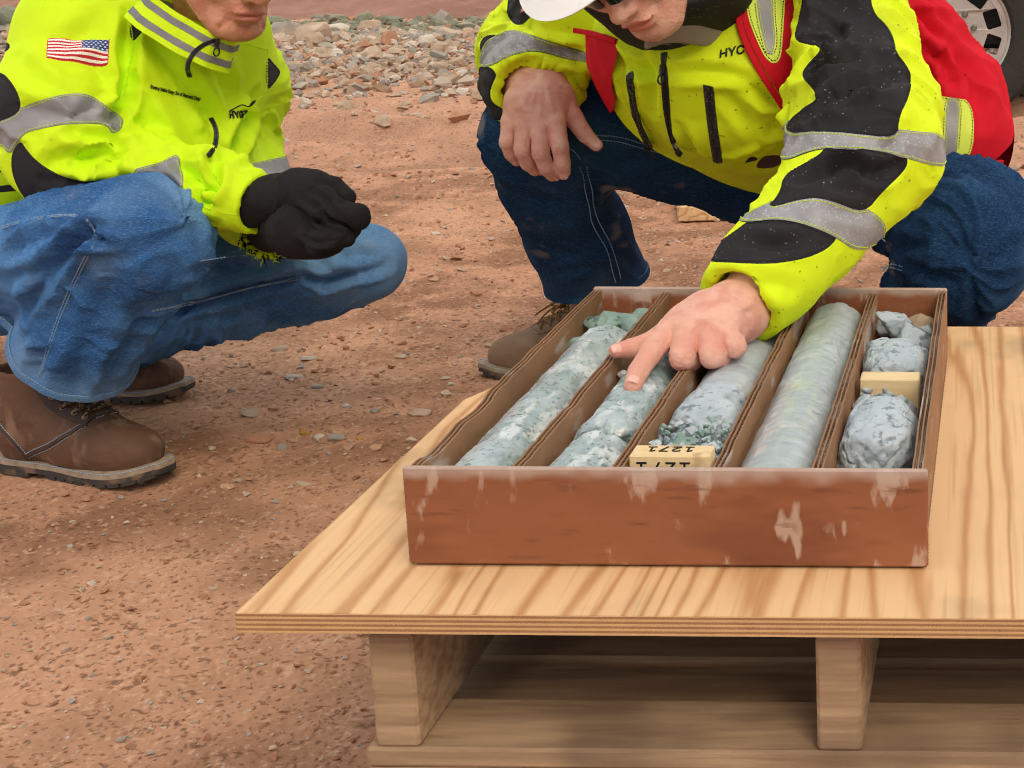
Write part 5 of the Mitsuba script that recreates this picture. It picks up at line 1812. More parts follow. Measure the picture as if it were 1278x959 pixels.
def tors(p, grow=0.0):
    d = None
    for (a, ra), (b, rb) in zip(list(zip(K_torso, tm))[:-1], list(zip(K_torso, tm))[1:]):
        e = eseg(p, P(*a), P(*b), ra, rb, m_side)
        d = e if d is None else smin(d, e, .03)
    belly = eseg(p, P(900, 95, 2.46), P(906, 140, 2.475), (.125, .085), (.105, .066), m_side)
    return smin(d, belly, .05) - grow


def m_jacket(p):
    d = tors(p)
    a, ha = cuffed(p, K_sleeve_r, .056)
    b, hb = cuffed(p, K_sleeve_l, .041)
    d = smin(smin(d, a, .025), b, .025)
    return np.maximum(np.maximum(d, -ha), -hb)


lo, hi = bounds(K_sleeve_r, K_sleeve_l, [(P(*c), .22) for c in K_torso], pad=.02)
mj = nets(m_jacket, lo, hi, .0046, margin=.02, smooth=2)
ripple(mj, [8, 8, 8], .004, 13)
ct, cph = tube_coords(mj.V, K_sleeve_r, -FWD)
Lr = sum(np.linalg.norm(K_sleeve_r[i + 1][0] - K_sleeve_r[i][0]) for i in range(len(K_sleeve_r) - 1))
near = (chain(mj.V, K_sleeve_r, .03) < .02) * np.exp(-((ct - Lr + .018) / .016) ** 2)
mj.V += mj.N * (near * (.0022 * np.sin(cph * 21 + 2.5 * np.sin(cph * 3.3)) + .004))[:, None]
sl_t, sl_p = tube_coords(mj.V, K_sleeve_l, -FWD)
wrinkle(mj, sl_t, sl_p, chain(mj.V, K_sleeve_l, .03), .06, .27, .013, 22, 1.1, 1.7, 4)
wrinkle(mj, sl_t, sl_p, chain(mj.V, K_sleeve_l, .03), .25, .44, .009, 26, 1.2, -1.3, 9)
wrinkle(mj, sl_t, sl_p, chain(mj.V, K_sleeve_l, .03), .42, .66, .004, 30, 1.3, 1.5, 11)
wrinkle(mj, ct, cph, chain(mj.V, K_sleeve_r, .03), .06, Lr - .05, .010, 28, 1.2, 1.5, 6)
for pts, dp, wd in (([(1000, 92), (1030, 82), (1058, 72)], .014, .012), ([(1006, 78), (1024, 66), (1036, 52)], .012, .010), ([(1030, 122), (1060, 112), (1105, 100)], .012, .013), ([(1010, 140), (1040, 128), (1075, 130)], .008, .012),
        ([(1040, 52), (1050, 42), (1040, 34)], .008, .009), ([(1100, 70), (1112, 90), (1128, 100)], .006, .010), ([(1040, 205), (1062, 206), (1075, 210)], .012, .009), ([(1000, 225), (1040, 212), (1090, 216), (1115, 210)], .009, .011),
        ([(1120, 172), (1112, 182), (1100, 188)], .006, .008), ([(1010, 250), (1050, 262), (1080, 268)], .004, .010), ([(930, 300), (970, 305), (1010, 300)], .006, .010), ([(900, 345), (940, 352), (985, 360)], .005, .012), ([(880, 372), (915, 380), (955, 400)], .004, .008),
        ([(760, 60), (775, 85), (782, 120)], .007, .013), ([(772, 75), (800, 88), (825, 84)], .006, .010), ([(800, 66), (812, 95), (815, 140)], .006, .010), ([(840, 92), (880, 90), (930, 96)], .006, .010), ([(850, 160), (862, 185), (868, 200)], .005, .010),
        ([(910, 120), (935, 150), (950, 175)], .005, .014), ([(900, 205), (930, 200), (965, 180)], .010, .011), ([(960, 150), (970, 170), (985, 178)], .006, .012), ([(930, 108), (960, 120), (985, 124)], .006, .013), ([(780, 130), (795, 155), (808, 175)], .005, .010),
        ([(650, 52), (690, 62), (730, 78)], .010, .010), ([(640, 62), (672, 66), (700, 72)], .007, .009), ([(690, 58), (715, 62), (735, 72)], .008, .008), ([(630, 96), (660, 78), (700, 82)], .006, .009), ([(705, 92), (722, 100), (728, 112)], .008, .008)):
    crease(mj, pts, dp * 1.7, wd * .85)
# pockets and placket stand a little proud
mj.fresh()
d_r, d_l, d_t = chain(mj.V, K_sleeve_r, .03), chain(mj.V, K_sleeve_l, .03), tors(mj.V)
mj.A = np.stack([d_r - np.minimum(d_l, d_t) - .012, d_l - np.minimum(d_r, d_t) - .014, d_t - np.minimum(d_r, d_l) - .014], 1)
M_FULL = mj
MK = N_ + '__jacket'
labels[MK] = {}
qf, q2, ql, qt, qr = Pattern(965, 310, 2.0), Pattern(1050, 240, 2.08), Pattern(1070, 150, 2.2), Pattern(880, 120, 2.45), Pattern(670, 70, 2.65)
pieces = [('black_panel', 'black_dusty', ql, [(988, 48), (992, 20), (1004, -40), (1086, -40), (1088, 12), (1108, 30), (1117, 50), (1117, 66), (1131, 82), (1137, 97), (1130, 126), (1119, 144), (1116, 172), (1057, 165), (1018, 164), (984, 166), (985, 150), (1004, 136), (1025, 124), (1012, 108), (1000, 95), (1006, 82), (1029, 60), (1008, 55)], 1, 0.0),
          ('reflective_band', 'reflective_dusty', ql, [(975, 153), (1000, 148), (1050, 149), (1090, 156), (1130, 163), (1180, 167), (1180, 206), (1157, 203), (1130, 195), (1100, 187), (1060, 182), (1030, 183), (1010, 188), (992, 196), (975, 196)], 1, .0014),
          ('black_panel', 'black_dusty', q2, [(1029, 187), (1052, 178), (1085, 180), (1126, 189), (1133, 203), (1125, 217), (1100, 239), (1078, 266), (1040, 250), (1012, 246), (960, 262), (978, 240), (980, 220), (1004, 206), (1024, 195)], 1, 0.0),
          ('reflective_band', 'reflective_dusty', q2, [(925, 272), (946, 262), (980, 245), (1012, 234), (1042, 238), (1075, 256), (1104, 276), (1104, 300), (1070, 312), (1043, 292), (1012, 279), (978, 271), (940, 276)], 1, .0014),
          ('black_panel', 'black_dusty', qf, [(876, 318), (900, 302), (925, 285), (946, 268), (985, 268), (1015, 277), (1046, 292), (1034, 309), (1006, 322), (962, 329), (920, 327), (884, 326)], 1, 0.0),
          ('reflective_band', 'reflective_dusty', qr, [(600, 52), (622, 43), (640, 36), (662, 44), (690, 54), (720, 62), (740, 70), (735, 78), (705, 74), (680, 66), (662, 64), (636, 70), (612, 84), (596, 84)], 0, .0012),
          ('black_panel', 'black_cloth', qr, [(596, 44), (624, 42), (636, 52), (630, 68), (614, 72), (596, 72)], 0, 0.0),
          ('black_panel', 'black_cloth', qr, [(590, 84), (612, 82), (622, 92), (617, 102), (612, 116), (616, 128), (632, 136), (632, 150), (590, 150)], 0, 0.0),
          ('black_panel', 'black_cloth', qr, [(636, -20), (700, -20), (690, 8), (664, 20), (652, 32), (640, 30), (630, 14)], None, 0.0),
          ('stain', 'black_cloth', qt, [(913, 191), (918, 188), (924, 189), (922, 193), (916, 194)], 2, .0003), ('stain', 'black_cloth', qt, [(932, 200), (938, 195), (945, 197), (948, 202), (940, 204), (934, 205), (930, 208)], 2, .0003),
          ('stain', 'leather_dark', qt, [(952, 198), (964, 195), (978, 196), (982, 204), (970, 212), (956, 214), (944, 212)], 2, .0003)]
rest, M_SHOW = dress(MK, mj, pieces, 'hivis_worn')
del labels[MK]
put(MK, rest, 'hivis_worn')
M_SHOW.append((rest, 'hivis'))

# ---- vest: its own cloth over the jacket, open in front
ACK = JJ((1085, 10, 2.62, .095), (1118, 62, 2.68, .105), (1160, 126, 2.72, .118), (1178, 172, 2.69, .120))


def m_vest(p):
    d = tors(p, .007)
    b = chain(p, ACK, .03)
    d = smin(d, b, .04)
    d = np.maximum(d, (p - P(1180, 213, 2.62)) @ unit(np.array([0, -.25, -1.0])))
    return d


lo, hi = bounds(ACK, [(P(*c), .23) for c in K_torso], pad=.02)
vs = nets(m_vest, lo, hi, .0058, margin=.02, smooth=2)
ripple(vs, [10, 10, 10], .003, 33)
at_, ap_ = tube_coords(vs.V, ACK, -FWD)
wrinkle(vs, at_, ap_, chain(vs.V, ACK, .03), -.05, .3, .012, 16, 1.6, 2.6, 5)
for pts, dp, wd in (([(1142, 8), (1160, 35), (1185, 52)], .010, .009), ([(1150, 60), (1160, 75), (1152, 95)], .010, .008), ([(1160, 62), (1178, 82), (1190, 105)], .010, .010), ([(1152, 80), (1160, 110), (1164, 120)], .008, .008), ([(1130, 40), (1142, 60), (1150, 80)], .008, .010), ([(1190, 70), (1215, 100), (1225, 150)], .008, .014),
        ([(735, 52), (742, 70), (750, 88)], .003, .008)):
    crease(vs, pts, dp * 1.5, wd)
vs.fresh()
# keep the vest's own ground: right front strip, left front strip, back and side
uR, vR = qt.uv(vs.V)
keepL = in_poly(uR, vR, qt.outline([(660, 20), (700, 30), (740, 38), (772, 48), (768, 76), (760, 102), (766, 132), (735, 160), (660, 150)], 1))
keepR = in_poly(uR, vR, qt.outline([(918, -60), (922, 10), (930, 48), (950, 88), (980, 134), (1005, 176), (1300, 240), (1300, -60)], 2))
back = np.maximum((vs.N @ qt.n) - .12, qt.outline([(1000, 100), (1010, 100), (1010, 110)], 0)[0, 0] - uR)
fld = np.minimum(np.minimum(keepL, keepR), np.where(back < 0, back * .05, back))
vk, _ = split(vs, fld)
VK = N_ + '__vest'
labels[VK] = {}
qb = Pattern(1170, 110, 2.6)
vp = [('lime_tape', 'lime_tape', qt, [(925, -40), (930, 20), (940, 50), (954, 80), (970, 82), (974, 40), (982, -40)], None, .001),
      ('lime_tape', 'lime_tape', qb, [(1166, 118), (1186, 122), (1215, 126), (1214, 204), (1160, 206), (1163, 160)], None, .001)]
vrest, sh = dress(VK, vk, [('grey_tape', 'reflective', qt, [(940, -40), (943, 20), (950, 55), (956, 76), (965, 60), (962, 20), (964, -40)], None, .0016), ('grey_tape', 'reflective', qb, [(1181, 121), (1198, 123), (1196, 160), (1192, 205), (1176, 205), (1180, 160)], None, .0016)] + vp, 'red_cloth')
del labels[VK]
put(VK, vrest, 'red_cloth')
M_SHOW += sh + [(vrest, 'red')]
for pts in ([(704, 36), (738, 42), (769, 52)],):
    p_, n_ = on_surface(vs, pts, .001, 10)
    add(VK + '__hem', ribbon(p_, n_, .008, .0022), 'red_cloth', smooth=40)
p_, n_ = on_surface(vs, [(918, 0), (926, 40), (945, 82), (975, 130), (996, 160)], .0005, 10)
add(VK + '__binding', ribbon(p_, n_, .010, .003), 'red_cloth', smooth=40)
p_, n_ = on_surface(vs, [(1150, 211), (1175, 212), (1210, 211), (1250, 205)], .0005, 10)
add(VK + '__binding', ribbon(p_, n_, .014, .003), 'red_cloth', smooth=40)

# the loose flap of the vest behind his shoulder
t0, t1, t2, t3 = P(1122, -30, 2.62), P(1196, 36, 2.74), P(1152, 52, 2.60), P(1098, -30, 2.56)
u, v = np.meshgrid(np.linspace(0, 1, 16), np.linspace(0, 1, 10))
u, v = u.ravel()[:, None], v.ravel()[:, None]
Fv = (1 - u) * ((1 - v) * t0 + v * t3) + u * ((1 - v) * t1 + v * t2)
Fv = Fv - FWD * (.03 * np.sin(np.pi * u) * np.sin(np.pi * v) + .006 * np.sin(u * 9 + v * 4))
Ff = np.array([[a, a + 1, a + 17] for i in range(9) for a in range(i * 16, i * 16 + 15)] + [[a, a + 17, a + 16] for i in range(9) for a in range(i * 16, i * 16 + 15)])
add(VK + '__flap', join([(Fv, Ff), (Fv + FWD * .003, Ff[:, ::-1])]), 'red_cloth', smooth=True)

# ---- zips, words
for pts, tex, w in (([(829, 66), (829, 90), (831, 120), (834, 150), (840, 178), (848, 194)], 'zip_black', .011), ([(786, 92), (788, 120), (794, 148), (804, 172), (810, 184)], 'zip_dusty', .013), ([(884, 107), (887, 135), (891, 168), (896, 202)], 'zip_dusty', .016)):
    p_, n_ = on_surface(M_FULL, pts, .001, 10)
    zk = zipper(MK, p_, n_, w, tex)
    if w == .011: zip_pull(zk, p_[9], n_[9], -UPV, 1.0)
    if w == .013: zip_pull(zk, p_[-1], n_[-1], -UPV, .8)
MTOR = M_FULL.sub((M_FULL.A[M_FULL.F, 2] < -.002).all(1))
lettering(MK, MTOR, 'HYC', .0125, (897, 73), (929, 67))
flag(MK, M_FULL, (645, 20), (655, 13), (648, 9), .02, .03)

# ---- head
Rm, tmn = head_frame(-8, 43, 0, [0, -.1, -.072], P(797, 33, 2.20))
mdir = Rm @ np.array([0, -1.0, 0])
roll = math.radians(24)
k_ = mdir / np.linalg.norm(mdir); Kx = np.array([[0, -k_[2], k_[1]], [k_[2], 0, -k_[0]], [-k_[1], k_[0], 0]])
Rm = (np.eye(3) + math.sin(roll) * Kx + (1 - math.cos(roll)) * Kx @ Kx) @ Rm * 1.03
tmn = P(797, 33, 2.20) - Rm @ np.array([0, -.1, -.072])
hfm = head_mesh(False)
hm2 = nets(hfm, [-.11, -.15, -.15], [.11, .14, .15], .0030, smooth=1)
li, hd = lips_split(hm2, hm2.V)
globm = lambda m: M(m.V @ Rm.T + tmn, m.F, m.N @ Rm.T / 1.03)
locm = lambda v: np.asarray(v, float) @ Rm.T + tmn
put(N_ + '__lips', globm(li), 'lips_man')
m_neck = shell([(locm([0, .035, -.05]), .062), (P(880, 30, 2.46), .075)], .02, .02, .006)
M_SHOW += [(globm(hd), 'skin'), (globm(li), 'red'), (m_neck, 'skin')]
hair_cap(N_ + '__hair', Rm, tmn, 'hair_brown', .03, 4, length=.03, n=700)
for s in (-1, 1):
    e = trimesh.creation.icosphere(3, .0118)
    add(N_ + '__eye', (np.array(e.vertices) + locm([s * .031, -.082, .005]), np.array(e.faces)), 'eye', smooth=True)
    e = trimesh.creation.icosphere(2, .0062)
    add(N_ + '__iris', (np.array(e.vertices) + locm([s * .031, -.0885, .003]), np.array(e.faces)), 'iris', smooth=True)
g = np.random.default_rng(8)
st = []
c = np.where((hd.V[:, 1] < -.02) & (hd.V[:, 2] < -.05) & ((hd.V[:, 2] < -.088) | (np.abs(hd.V[:, 0]) > .03) | (hd.V[:, 2] > -.060)) & (hd.V[:, 2] > -.118))[0]
for i in g.choice(c, 1500):
    o = hd.V[i] + g.normal(0, .0012, 3)
    o = hd.V[i] if True else o
    d = hd.N[i] * .0012 + np.array([0, 0, -.0012])
    st.append(tube([locm(o), locm(o + d)], [.00028, .0001], 3))
add(N_ + '__stubble', join(st), 'stubble', kind='stuff')

# safety glasses: two lenses, a bridge, arms
for s in (-1, 1):
    u, v = np.meshgrid(np.linspace(-1, 1, 13), np.linspace(-1, 1, 9)); u, v = u.ravel(), v.ravel()
    x = s * (.036 + .031 * u); z = .004 + .021 * v * np.sqrt(1 - .35 * u ** 4)
    y = -.116 + .35 * (np.abs(x)) ** 1.0 * .35 + (x * 9.5) ** 2 * .085
    V = np.stack([x, y, z], 1)
    F = np.array([[a, a + 1, a + 14] for i in range(8) for a in range(i * 13, i * 13 + 12)] + [[a, a + 14, a + 13] for i in range(8) for a in range(i * 13, i * 13 + 12)])
    add(N_ + '__safety_glasses__lens', (locm(np.vstack([V, V + [0, .0025, 0]])), np.vstack([F, F[:, ::-1] + len(V)])), 'dark_lens', smooth=True)
add(N_ + '__safety_glasses', join([tube([locm([-.07, -.072, .012]), locm([-.079, 0, .012]), locm([-.080, .03, -.002])], .0032, 6), tube([locm([.07, -.072, .012]), locm([.079, 0, .012]), locm([.080, .03, -.002])], .0032, 6),
    tube([locm([-.068, -.078, .024]), locm([-.03, -.110, .026]), locm([0, -.116, .022]), locm([.03, -.110, .026]), locm([.068, -.078, .024])], .0028, 6)]), 'black_plastic', smooth=40)

HAT_TILT, HAT_UP = -3, .014
# hard hat: shell, ridge, brim, headband
RI = np.eye(3)
nu, nv = 72, 26
U, Vv = np.meshgrid(np.linspace(0, 2 * np.pi, nu, endpoint=False), np.linspace(0, 1, nv), indexing='ij')
def hat(off):
    th2 = Vv * np.pi / 2
    front = np.clip(-np.sin(U), 0, 1)
    a, b, c = .112 + off, .138 + off, .125 + off
    r = np.cos(th2) ** .85
    V = np.stack([a * np.cos(U) * r, .012 + b * np.sin(U) * r, .038 + c * np.sin(th2) ** 1.05], -1)
    V[..., 2] += .010 * np.exp(-(V[..., 0] / .016) ** 2) * np.clip((V[..., 2] - .06) / .05, 0, 1)
    return V
def brimrow(q, off):
    front = np.clip(-np.sin(U[:, 0]), 0, 1) ** 1.6
    w = .014 + .046 * front
    return np.stack([(.112 + off + w * q * .75) * np.cos(U[:, 0]), .012 + (.138 + off + w * q) * np.sin(U[:, 0]), .038 - .012 * front * q - .004 * q + 0 * U[:, 0]], -1)
outer = np.concatenate([np.stack([brimrow(q, 0) for q in (1, .9, .5, .15)], 1), hat(0)[:, 0:]], 1)
inner = np.concatenate([np.stack([brimrow(q, -.003) - [0, 0, .003] for q in (1, .9, .5, .15)], 1), hat(-.003) - [0, 0, .0015]], 1)
def skin_grid(G_, flip):
    n1, n2 = G_.shape[:2]
    V = G_.reshape(-1, 3); F = []
    for i in range(n1):
        for j in range(n2 - 1):
            a, b = i * n2 + j, ((i + 1) % n1) * n2 + j
            F += [[a, b, b + 1], [a, b + 1, a + 1]]
    F = np.array(F)
    return V, F[:, ::-1] if flip else F
o_, i_ = skin_grid(outer, False), skin_grid(inner, True)
n2 = outer.shape[1]
edge = []
for i in range(nu):
    a, b = i * n2, ((i + 1) % nu) * n2
    edge += [[a, a + nu * n2, b], [b, a + nu * n2, b + nu * n2]]
HV_, HF_ = join([o_, i_]); HF_ = np.vstack([HF_, edge])
HV_ = (HV_ - [0, .02, .04]) @ rotx(math.radians(HAT_TILT)).T + [0, .02, .04 + HAT_UP]
HK = add(N_ + '__hard_hat', (locm(HV_), HF_), 'white_plastic', smooth=50)
hb = [locm([.088 * math.cos(a), .014 + .106 * math.sin(a), .034]) for a in np.linspace(0, 2 * np.pi, 40)]
add(HK + '__headband', tube(hb, .009, 6), 'black_plastic', smooth=True)
M_SHOW += [(M(locm(HV_), HF_), 'white')]

# ---- collar, open, black; the grey shirt collar inside
kA, kB = P(850, -4, 2.46), P(812, -62, 2.32)
kn = unit(kB - kA)


def m_collar(p):
    d = eseg(p, kA, kB, (.125, .105), (.150, .118), m_side)
    d = np.maximum(d, (p - P(806, -30, 2.28)) @ unit(np.array([0, -.72, .8])))
    d = np.maximum(d, -eseg(p, kA - kn * .05, kB, (.112, .092), (.138, .106), m_side))
    d = np.maximum(d, -((p - kA) @ kn) - .0)
    return d


mc = nets(m_collar, np.minimum(kA, kB) - .18, np.maximum(kA, kB) + .18, .0045, smooth=2)
ripple(mc, [12, 12, 12], .004, 3)
mc.fresh()
put(MK + '__collar', mc, 'black_dusty')
M_SHOW.append((mc, 'black_cloth'))
sA, sB = P(858, 20, 2.42), P(838, -30, 2.32)


def m_shirt(p):
    d = eseg(p, sA, sB, (.080, .085), (.074, .084), m_side)
    d = np.maximum(d, (p - P(840, 0, 2.3)) @ unit(np.array([.10, -.75, .62])))
    d = np.maximum(d, -((p - P(850, 54, 2.34)) @ unit(np.array([0, .25, 1.0]))))
    return np.maximum(d, -eseg(p, sA - (sB - sA) * .3, sB + (sB - sA) * .3, (.070, .075), (.064, .074), m_side))


ms_ = nets(m_shirt, np.minimum(sA, sB) - .12, np.maximum(sA, sB) + .12, .004, smooth=2)
put(N_ + '__shirt', ms_, 'grey_knit')
M_SHOW.append((ms_, 'glove'))

# ---- hands
RH_P = [JJ((672, 100, 2.55, .030), (650, 128, 2.51, .024), (636, 152, 2.50, .0135)), JJ((674, 100, 2.55, .030), (660, 128, 2.50, .026), (654, 155, 2.488, .0145)), JJ((676, 100, 2.55, .030), (672, 128, 2.498, .027), (674, 156, 2.482, .0155)),
        JJ((680, 100, 2.55, .028), (686, 126, 2.502, .025), (694, 152, 2.486, .0155)), JJ((684, 102, 2.55, .026), (698, 122, 2.525, .022), (708, 138, 2.52, .017))]
RH_F = [JJ((636, 152, 2.50, .0128), (633, 178, 2.492, .0118), (638, 192, 2.503, .0108), (645, 200, 2.515, .0098)), JJ((654, 155, 2.488, .0138), (652, 187, 2.478, .0128), (659, 204, 2.492, .0116), (668, 212, 2.508, .0104)),
        JJ((674, 156, 2.482, .0145), (675, 192, 2.470, .0132), (682, 210, 2.484, .012), (689, 218, 2.50, .0108)), JJ((694, 152, 2.486, .0145), (699, 184, 2.474, .0132), (702, 203, 2.482, .012), (703, 214, 2.492, .0112)),
        JJ((700, 124, 2.525, .020), (716, 148, 2.515, .0155), (730, 168, 2.512, .0128), (744, 181, 2.515, .0102))]
LH_P = [JJ((918, 388, 1.895, .030), (880, 396, 1.86, .026), (838, 411, 1.815, .0155)), JJ((918, 388, 1.895, .030), (888, 398, 1.85, .027), (856, 411, 1.805, .0155)), JJ((920, 390, 1.895, .030), (898, 400, 1.85, .026), (882, 412, 1.808, .015)),
        JJ((924, 392, 1.895, .028), (912, 402, 1.855, .024), (906, 413, 1.818, .014)), JJ((900, 396, 1.88, .024), (852, 408, 1.85, .020), (822, 424, 1.83, .0145))]
LH_F = [JJ((838, 411, 1.815, .0145), (812, 440, 1.775, .0125), (797, 464, 1.742, .0112), (789.5, 481, 1.716, .0100)), JJ((856, 411, 1.805, .0150), (851, 447, 1.775, .0136), (862, 449, 1.805, .0130), (868, 438, 1.83, .0115)),
        JJ((882, 412, 1.808, .0146), (888, 445, 1.78, .0132), (898, 446, 1.808, .0125), (900, 436, 1.826, .011)), JJ((906, 413, 1.818, .0130), (917, 433, 1.796, .0118), (920, 432, 1.82, .0105), (918, 424, 1.835, .010)),
        JJ((840, 416, 1.845, .0145), (812, 428, 1.825, .0125), (788, 435, 1.812, .0108), (769, 438, 1.802, .0086))]
RH_P, RH_F = [[[(CAM + (c - CAM) * 1.03, r * 1.03) for c, r in q] for q in g_] for g_ in (RH_P, RH_F)]
hands = []
for hp_, hf_, wr in ((RH_P, RH_F, JJ((676, 84, 2.70, .032), (674, 104, 2.626, .032))), (LH_P, LH_F, JJ((950, 362, 1.95, .031), (916, 390, 1.895, .031)))):
    hmsh = hand_mesh(hp_, hf_, wr, h=.0018, k=.0032)
    kn_ = [c[1][0] for c in hf_[:4]] + [c[0][0] for c in hf_[:4]]
    for c, pc in zip([q[0][0] for q in hf_[:4]], [hp_[i][0][0] for i in range(4)]):   # tendons on the back of the hand
        ab = c - pc; h_ = np.clip((hmsh.V - pc) @ ab / (ab @ ab), 0, 1)
        d = np.linalg.norm(hmsh.V - pc - h_[:, None] * ab, axis=1) * 0 + np.linalg.norm(np.cross(hmsh.V - pc, unit(ab)) - 0 * hmsh.V, axis=1)
        face = (hmsh.N * toward(hmsh.V)).sum(1) > .2
        side_ = np.abs((hmsh.V - pc - h_[:, None] * ab) @ unit(np.cross(ab, toward(c))))
        hmsh.V += hmsh.N * (face * (h_ > .25) * (h_ < .98) * .0011 * np.exp(-(side_ / .0035) ** 2))[:, None]
    for q in hf_:                                                  # creases across the finger joints
        for j_ in range(1, len(q) - 1):
            ax_ = unit(q[j_ + 1][0] - q[j_ - 1][0]); rel = (hmsh.V - q[j_][0]) @ ax_
            d = np.linalg.norm(hmsh.V - q[j_][0], axis=1)
            for o_ in (-.0042, -.0014, .0014, .0042):
                hmsh.V -= hmsh.N * (.0007 * np.exp(-((rel - o_) / .0009) ** 2) * (d < .019))[:, None]
    for c in kn_:                                                  # knuckle skin
        d = np.linalg.norm(hmsh.V - c, axis=1)
        hmsh.V += hmsh.N * (.0009 * np.exp(-(d / .012) ** 2) + .0005 * np.exp(-(d / .016) ** 2) * np.sin(d * 2600))[:, None]
    ripple(hmsh, [60, 60, 60], .0007, 3)
    hmsh.fresh()
    hands.append(hmsh)
    for c in hf_:
        out = unit(c[-2][0] * .5 + c[-1][0] * .5 - CAM) * -1
        out = unit(toward(c[-1][0]) + np.array([0, 0, .35]))
        if hf_ is LH_F and any(c is q for q in LH_F[1:4]): continue
        add(N_ + '__finger_nail', nail(c[-2][0], c[-1][0], out, c[-1][1] * .66, .0115, c[-1][1] * 1.07), 'nail', smooth=True)
M_SHOW += [(h_, 'skin') for h_ in hands]
m_inner = body_inner([shrink([(P(*c), .14) for c in K_torso]), shrink(K_sleeve_r[1:], .6), shrink(K_sleeve_l, .6)])
put(N_ + '__body', merge([globm(hd), m_neck, m_inner] + hands), 'skin_hand')

# ---- jeans
K_leg_r = JJ((1020, 225, 3.0, .13), (850, 182, 2.86, .096), (712, 163, 2.74, .088), (670, 170, 2.70, .086), (690, 230, 2.80, .083), (720, 290, 2.93, .090), (748, 356, 3.08, .098))
K_leg_l = JJ((1080, 215, 3.0, .13), (1186, 262, 2.78, .108), (1200, 285, 2.60, .112), (1206, 312, 2.46, .105))
K_leg_l2 = JJ((1206, 318, 2.48, .10), (1170, 372, 2.66, .085), (1150, 440, 2.92, .085))


def m_jeans(p):
    d = chain(p, K_leg_r, .03)
    d = np.maximum(d, (p - P(748, 349, 3.08)) @ unit(np.array([.10, .1, -1.0])))
    d = np.maximum(d, -seg(p, P(733, 322, 3.01), P(758, 382, 3.14), .084, .090))
    l = smin(chain(p, K_leg_l, .03), chain(p, K_leg_l2, .03), .012)
    return smin(d, l, .02)


lo, hi = bounds(K_leg_r, K_leg_l, K_leg_l2, pad=.02)
mn = nets(m_jeans, lo, hi, .0055, margin=.01, smooth=2)
ripple(mn, [9, 9, 9], .003, 41)
for JL_, sd_, amp_ in ((K_leg_r, 3, .006), (K_leg_l, 6, .011), (K_leg_l2, 9, .010)):
    lt, lp = tube_coords(mn.V, JL_, -FWD)
    wrinkle(mn, lt, lp, chain(mn.V, JL_, .03), .1, .82, amp_, 20, 1.1, 1.9, sd_)
for pts, dp, wd in (([(640, 215), (690, 255), (730, 285), (755, 310)], .005, .012), ([(720, 205), (735, 215), (760, 222)], .008, .009), ([(735, 180), (760, 195), (800, 200)], .006, .012), ([(655, 290), (690, 310), (740, 325)], .004, .012), ([(765, 300), (785, 325), (805, 340)], .006, .010), ([(690, 345), (730, 335), (770, 345)], .004, .010),
        ([(1098, 306), (1120, 312), (1145, 306), (1148, 296)], .014, .012), ([(1110, 325), (1140, 335), (1190, 352)], .012, .009), ([(1105, 288), (1130, 275), (1150, 268)], .006, .012), ([(1130, 240), (1160, 255), (1190, 250)], .004, .014), ([(1160, 300), (1190, 312), (1230, 310)], .005, .014)):
    crease(mn, pts, dp, wd)
mn.fresh()
MJ = put(N_ + '__jeans', mn, 'denim_dark')
M_SHOW.append((mn, 'denim'))
for pts, dbl in (([(728, 208), (735, 240), (742, 275), (760, 310), (772, 352)], .012), ([(740, 172), (770, 174), (800, 182), (830, 190)], .008), ([(690, 180), (712, 186), (726, 200)], .0), ([(1092, 285), (1098, 294), (1106, 300)], .006), ([(1102, 336), (1112, 332), (1128, 336)], .006)):
    seam(MJ, mn, pts, 'thread_blue', .0009, .0052, double=dbl)
hem(MJ, mn, P(748, 349, 3.08), unit(np.array([.10, .1, -1.0])), 'denim_dark', .013, reach=.17)

boot(N_, G(600, 473) + [0, 0, .001], G(600, 473) + [.30, .10, 0], tex='suede', lacetex='lace_tan', L=.31, detail=True)
boot(N_, np.array([-.17, 2.60, .001]), np.array([-.05, 2.90, .001]), tex='suede', lacetex='lace_tan', L=.31, detail=False)

# ---------------------------------------------------------------- the parked truck behind the man: a front wheel and the side above it
WC = G(1190, 152)
WY, WX = WC[1], WC[0]
tk = thing('truck', 'pale parked truck seen by its dusty alloy wheel behind the man', 'truck')
RT, RI_ = .39, .235
def lathe(prof, n=72):
    """a solid of revolution round the y axis from (radius, y) points"""
    p = np.asarray(prof); a = np.linspace(0, 2 * np.pi, n, endpoint=False)
    V = np.stack([p[:, None, 0] * np.cos(a), np.broadcast_to(p[:, None, 1], (len(p), n)), p[:, None, 0] * np.sin(a)], -1).reshape(-1, 3)
    F = []
    for i in range(len(p) - 1):
        for j in range(n):
            q = [i * n + j, i * n + (j + 1) % n, (i + 1) * n + (j + 1) % n, (i + 1) * n + j]
            F += [[q[0], q[1], q[2]], [q[0], q[2], q[3]]]
    return V, np.array(F)
wp = np.array([WX, WY + .12, RT - .01])
add(tk + '__wheel', xf(lathe([(.24, .10), (.24, -.085), (.262, -.112), (.30, -.122), (.345, -.122), (.372, -.112), (.388, -.092), (.392, -.04), (.392, .06), (.38, .10), (.33, .12), (.24, .10)]), None, wp), 'tyre', smooth=30)
add(tk + '__wheel__rim', xf(lathe([(.243, .09), (.228, .05), (.222, -.06), (.236, -.086), (.246, -.092), (.252, -.086), (.248, .09)]), None, wp), 'alloy', smooth=30)
disc = shapely.Point(0, 0).buffer(.232, 48)
for k in range(10):
    a = k * 2 * np.pi / 10
    h_ = shapely.box(-.030, .152, .030, .196).buffer(.010)
    disc = disc.difference(shapely.affinity.rotate(h_, math.degrees(a), origin=(0, 0)))
dm = trimesh.creation.extrude_polygon(disc, .012, engine='earcut')
dV, dF = np.array(dm.vertices), np.array(dm.faces)
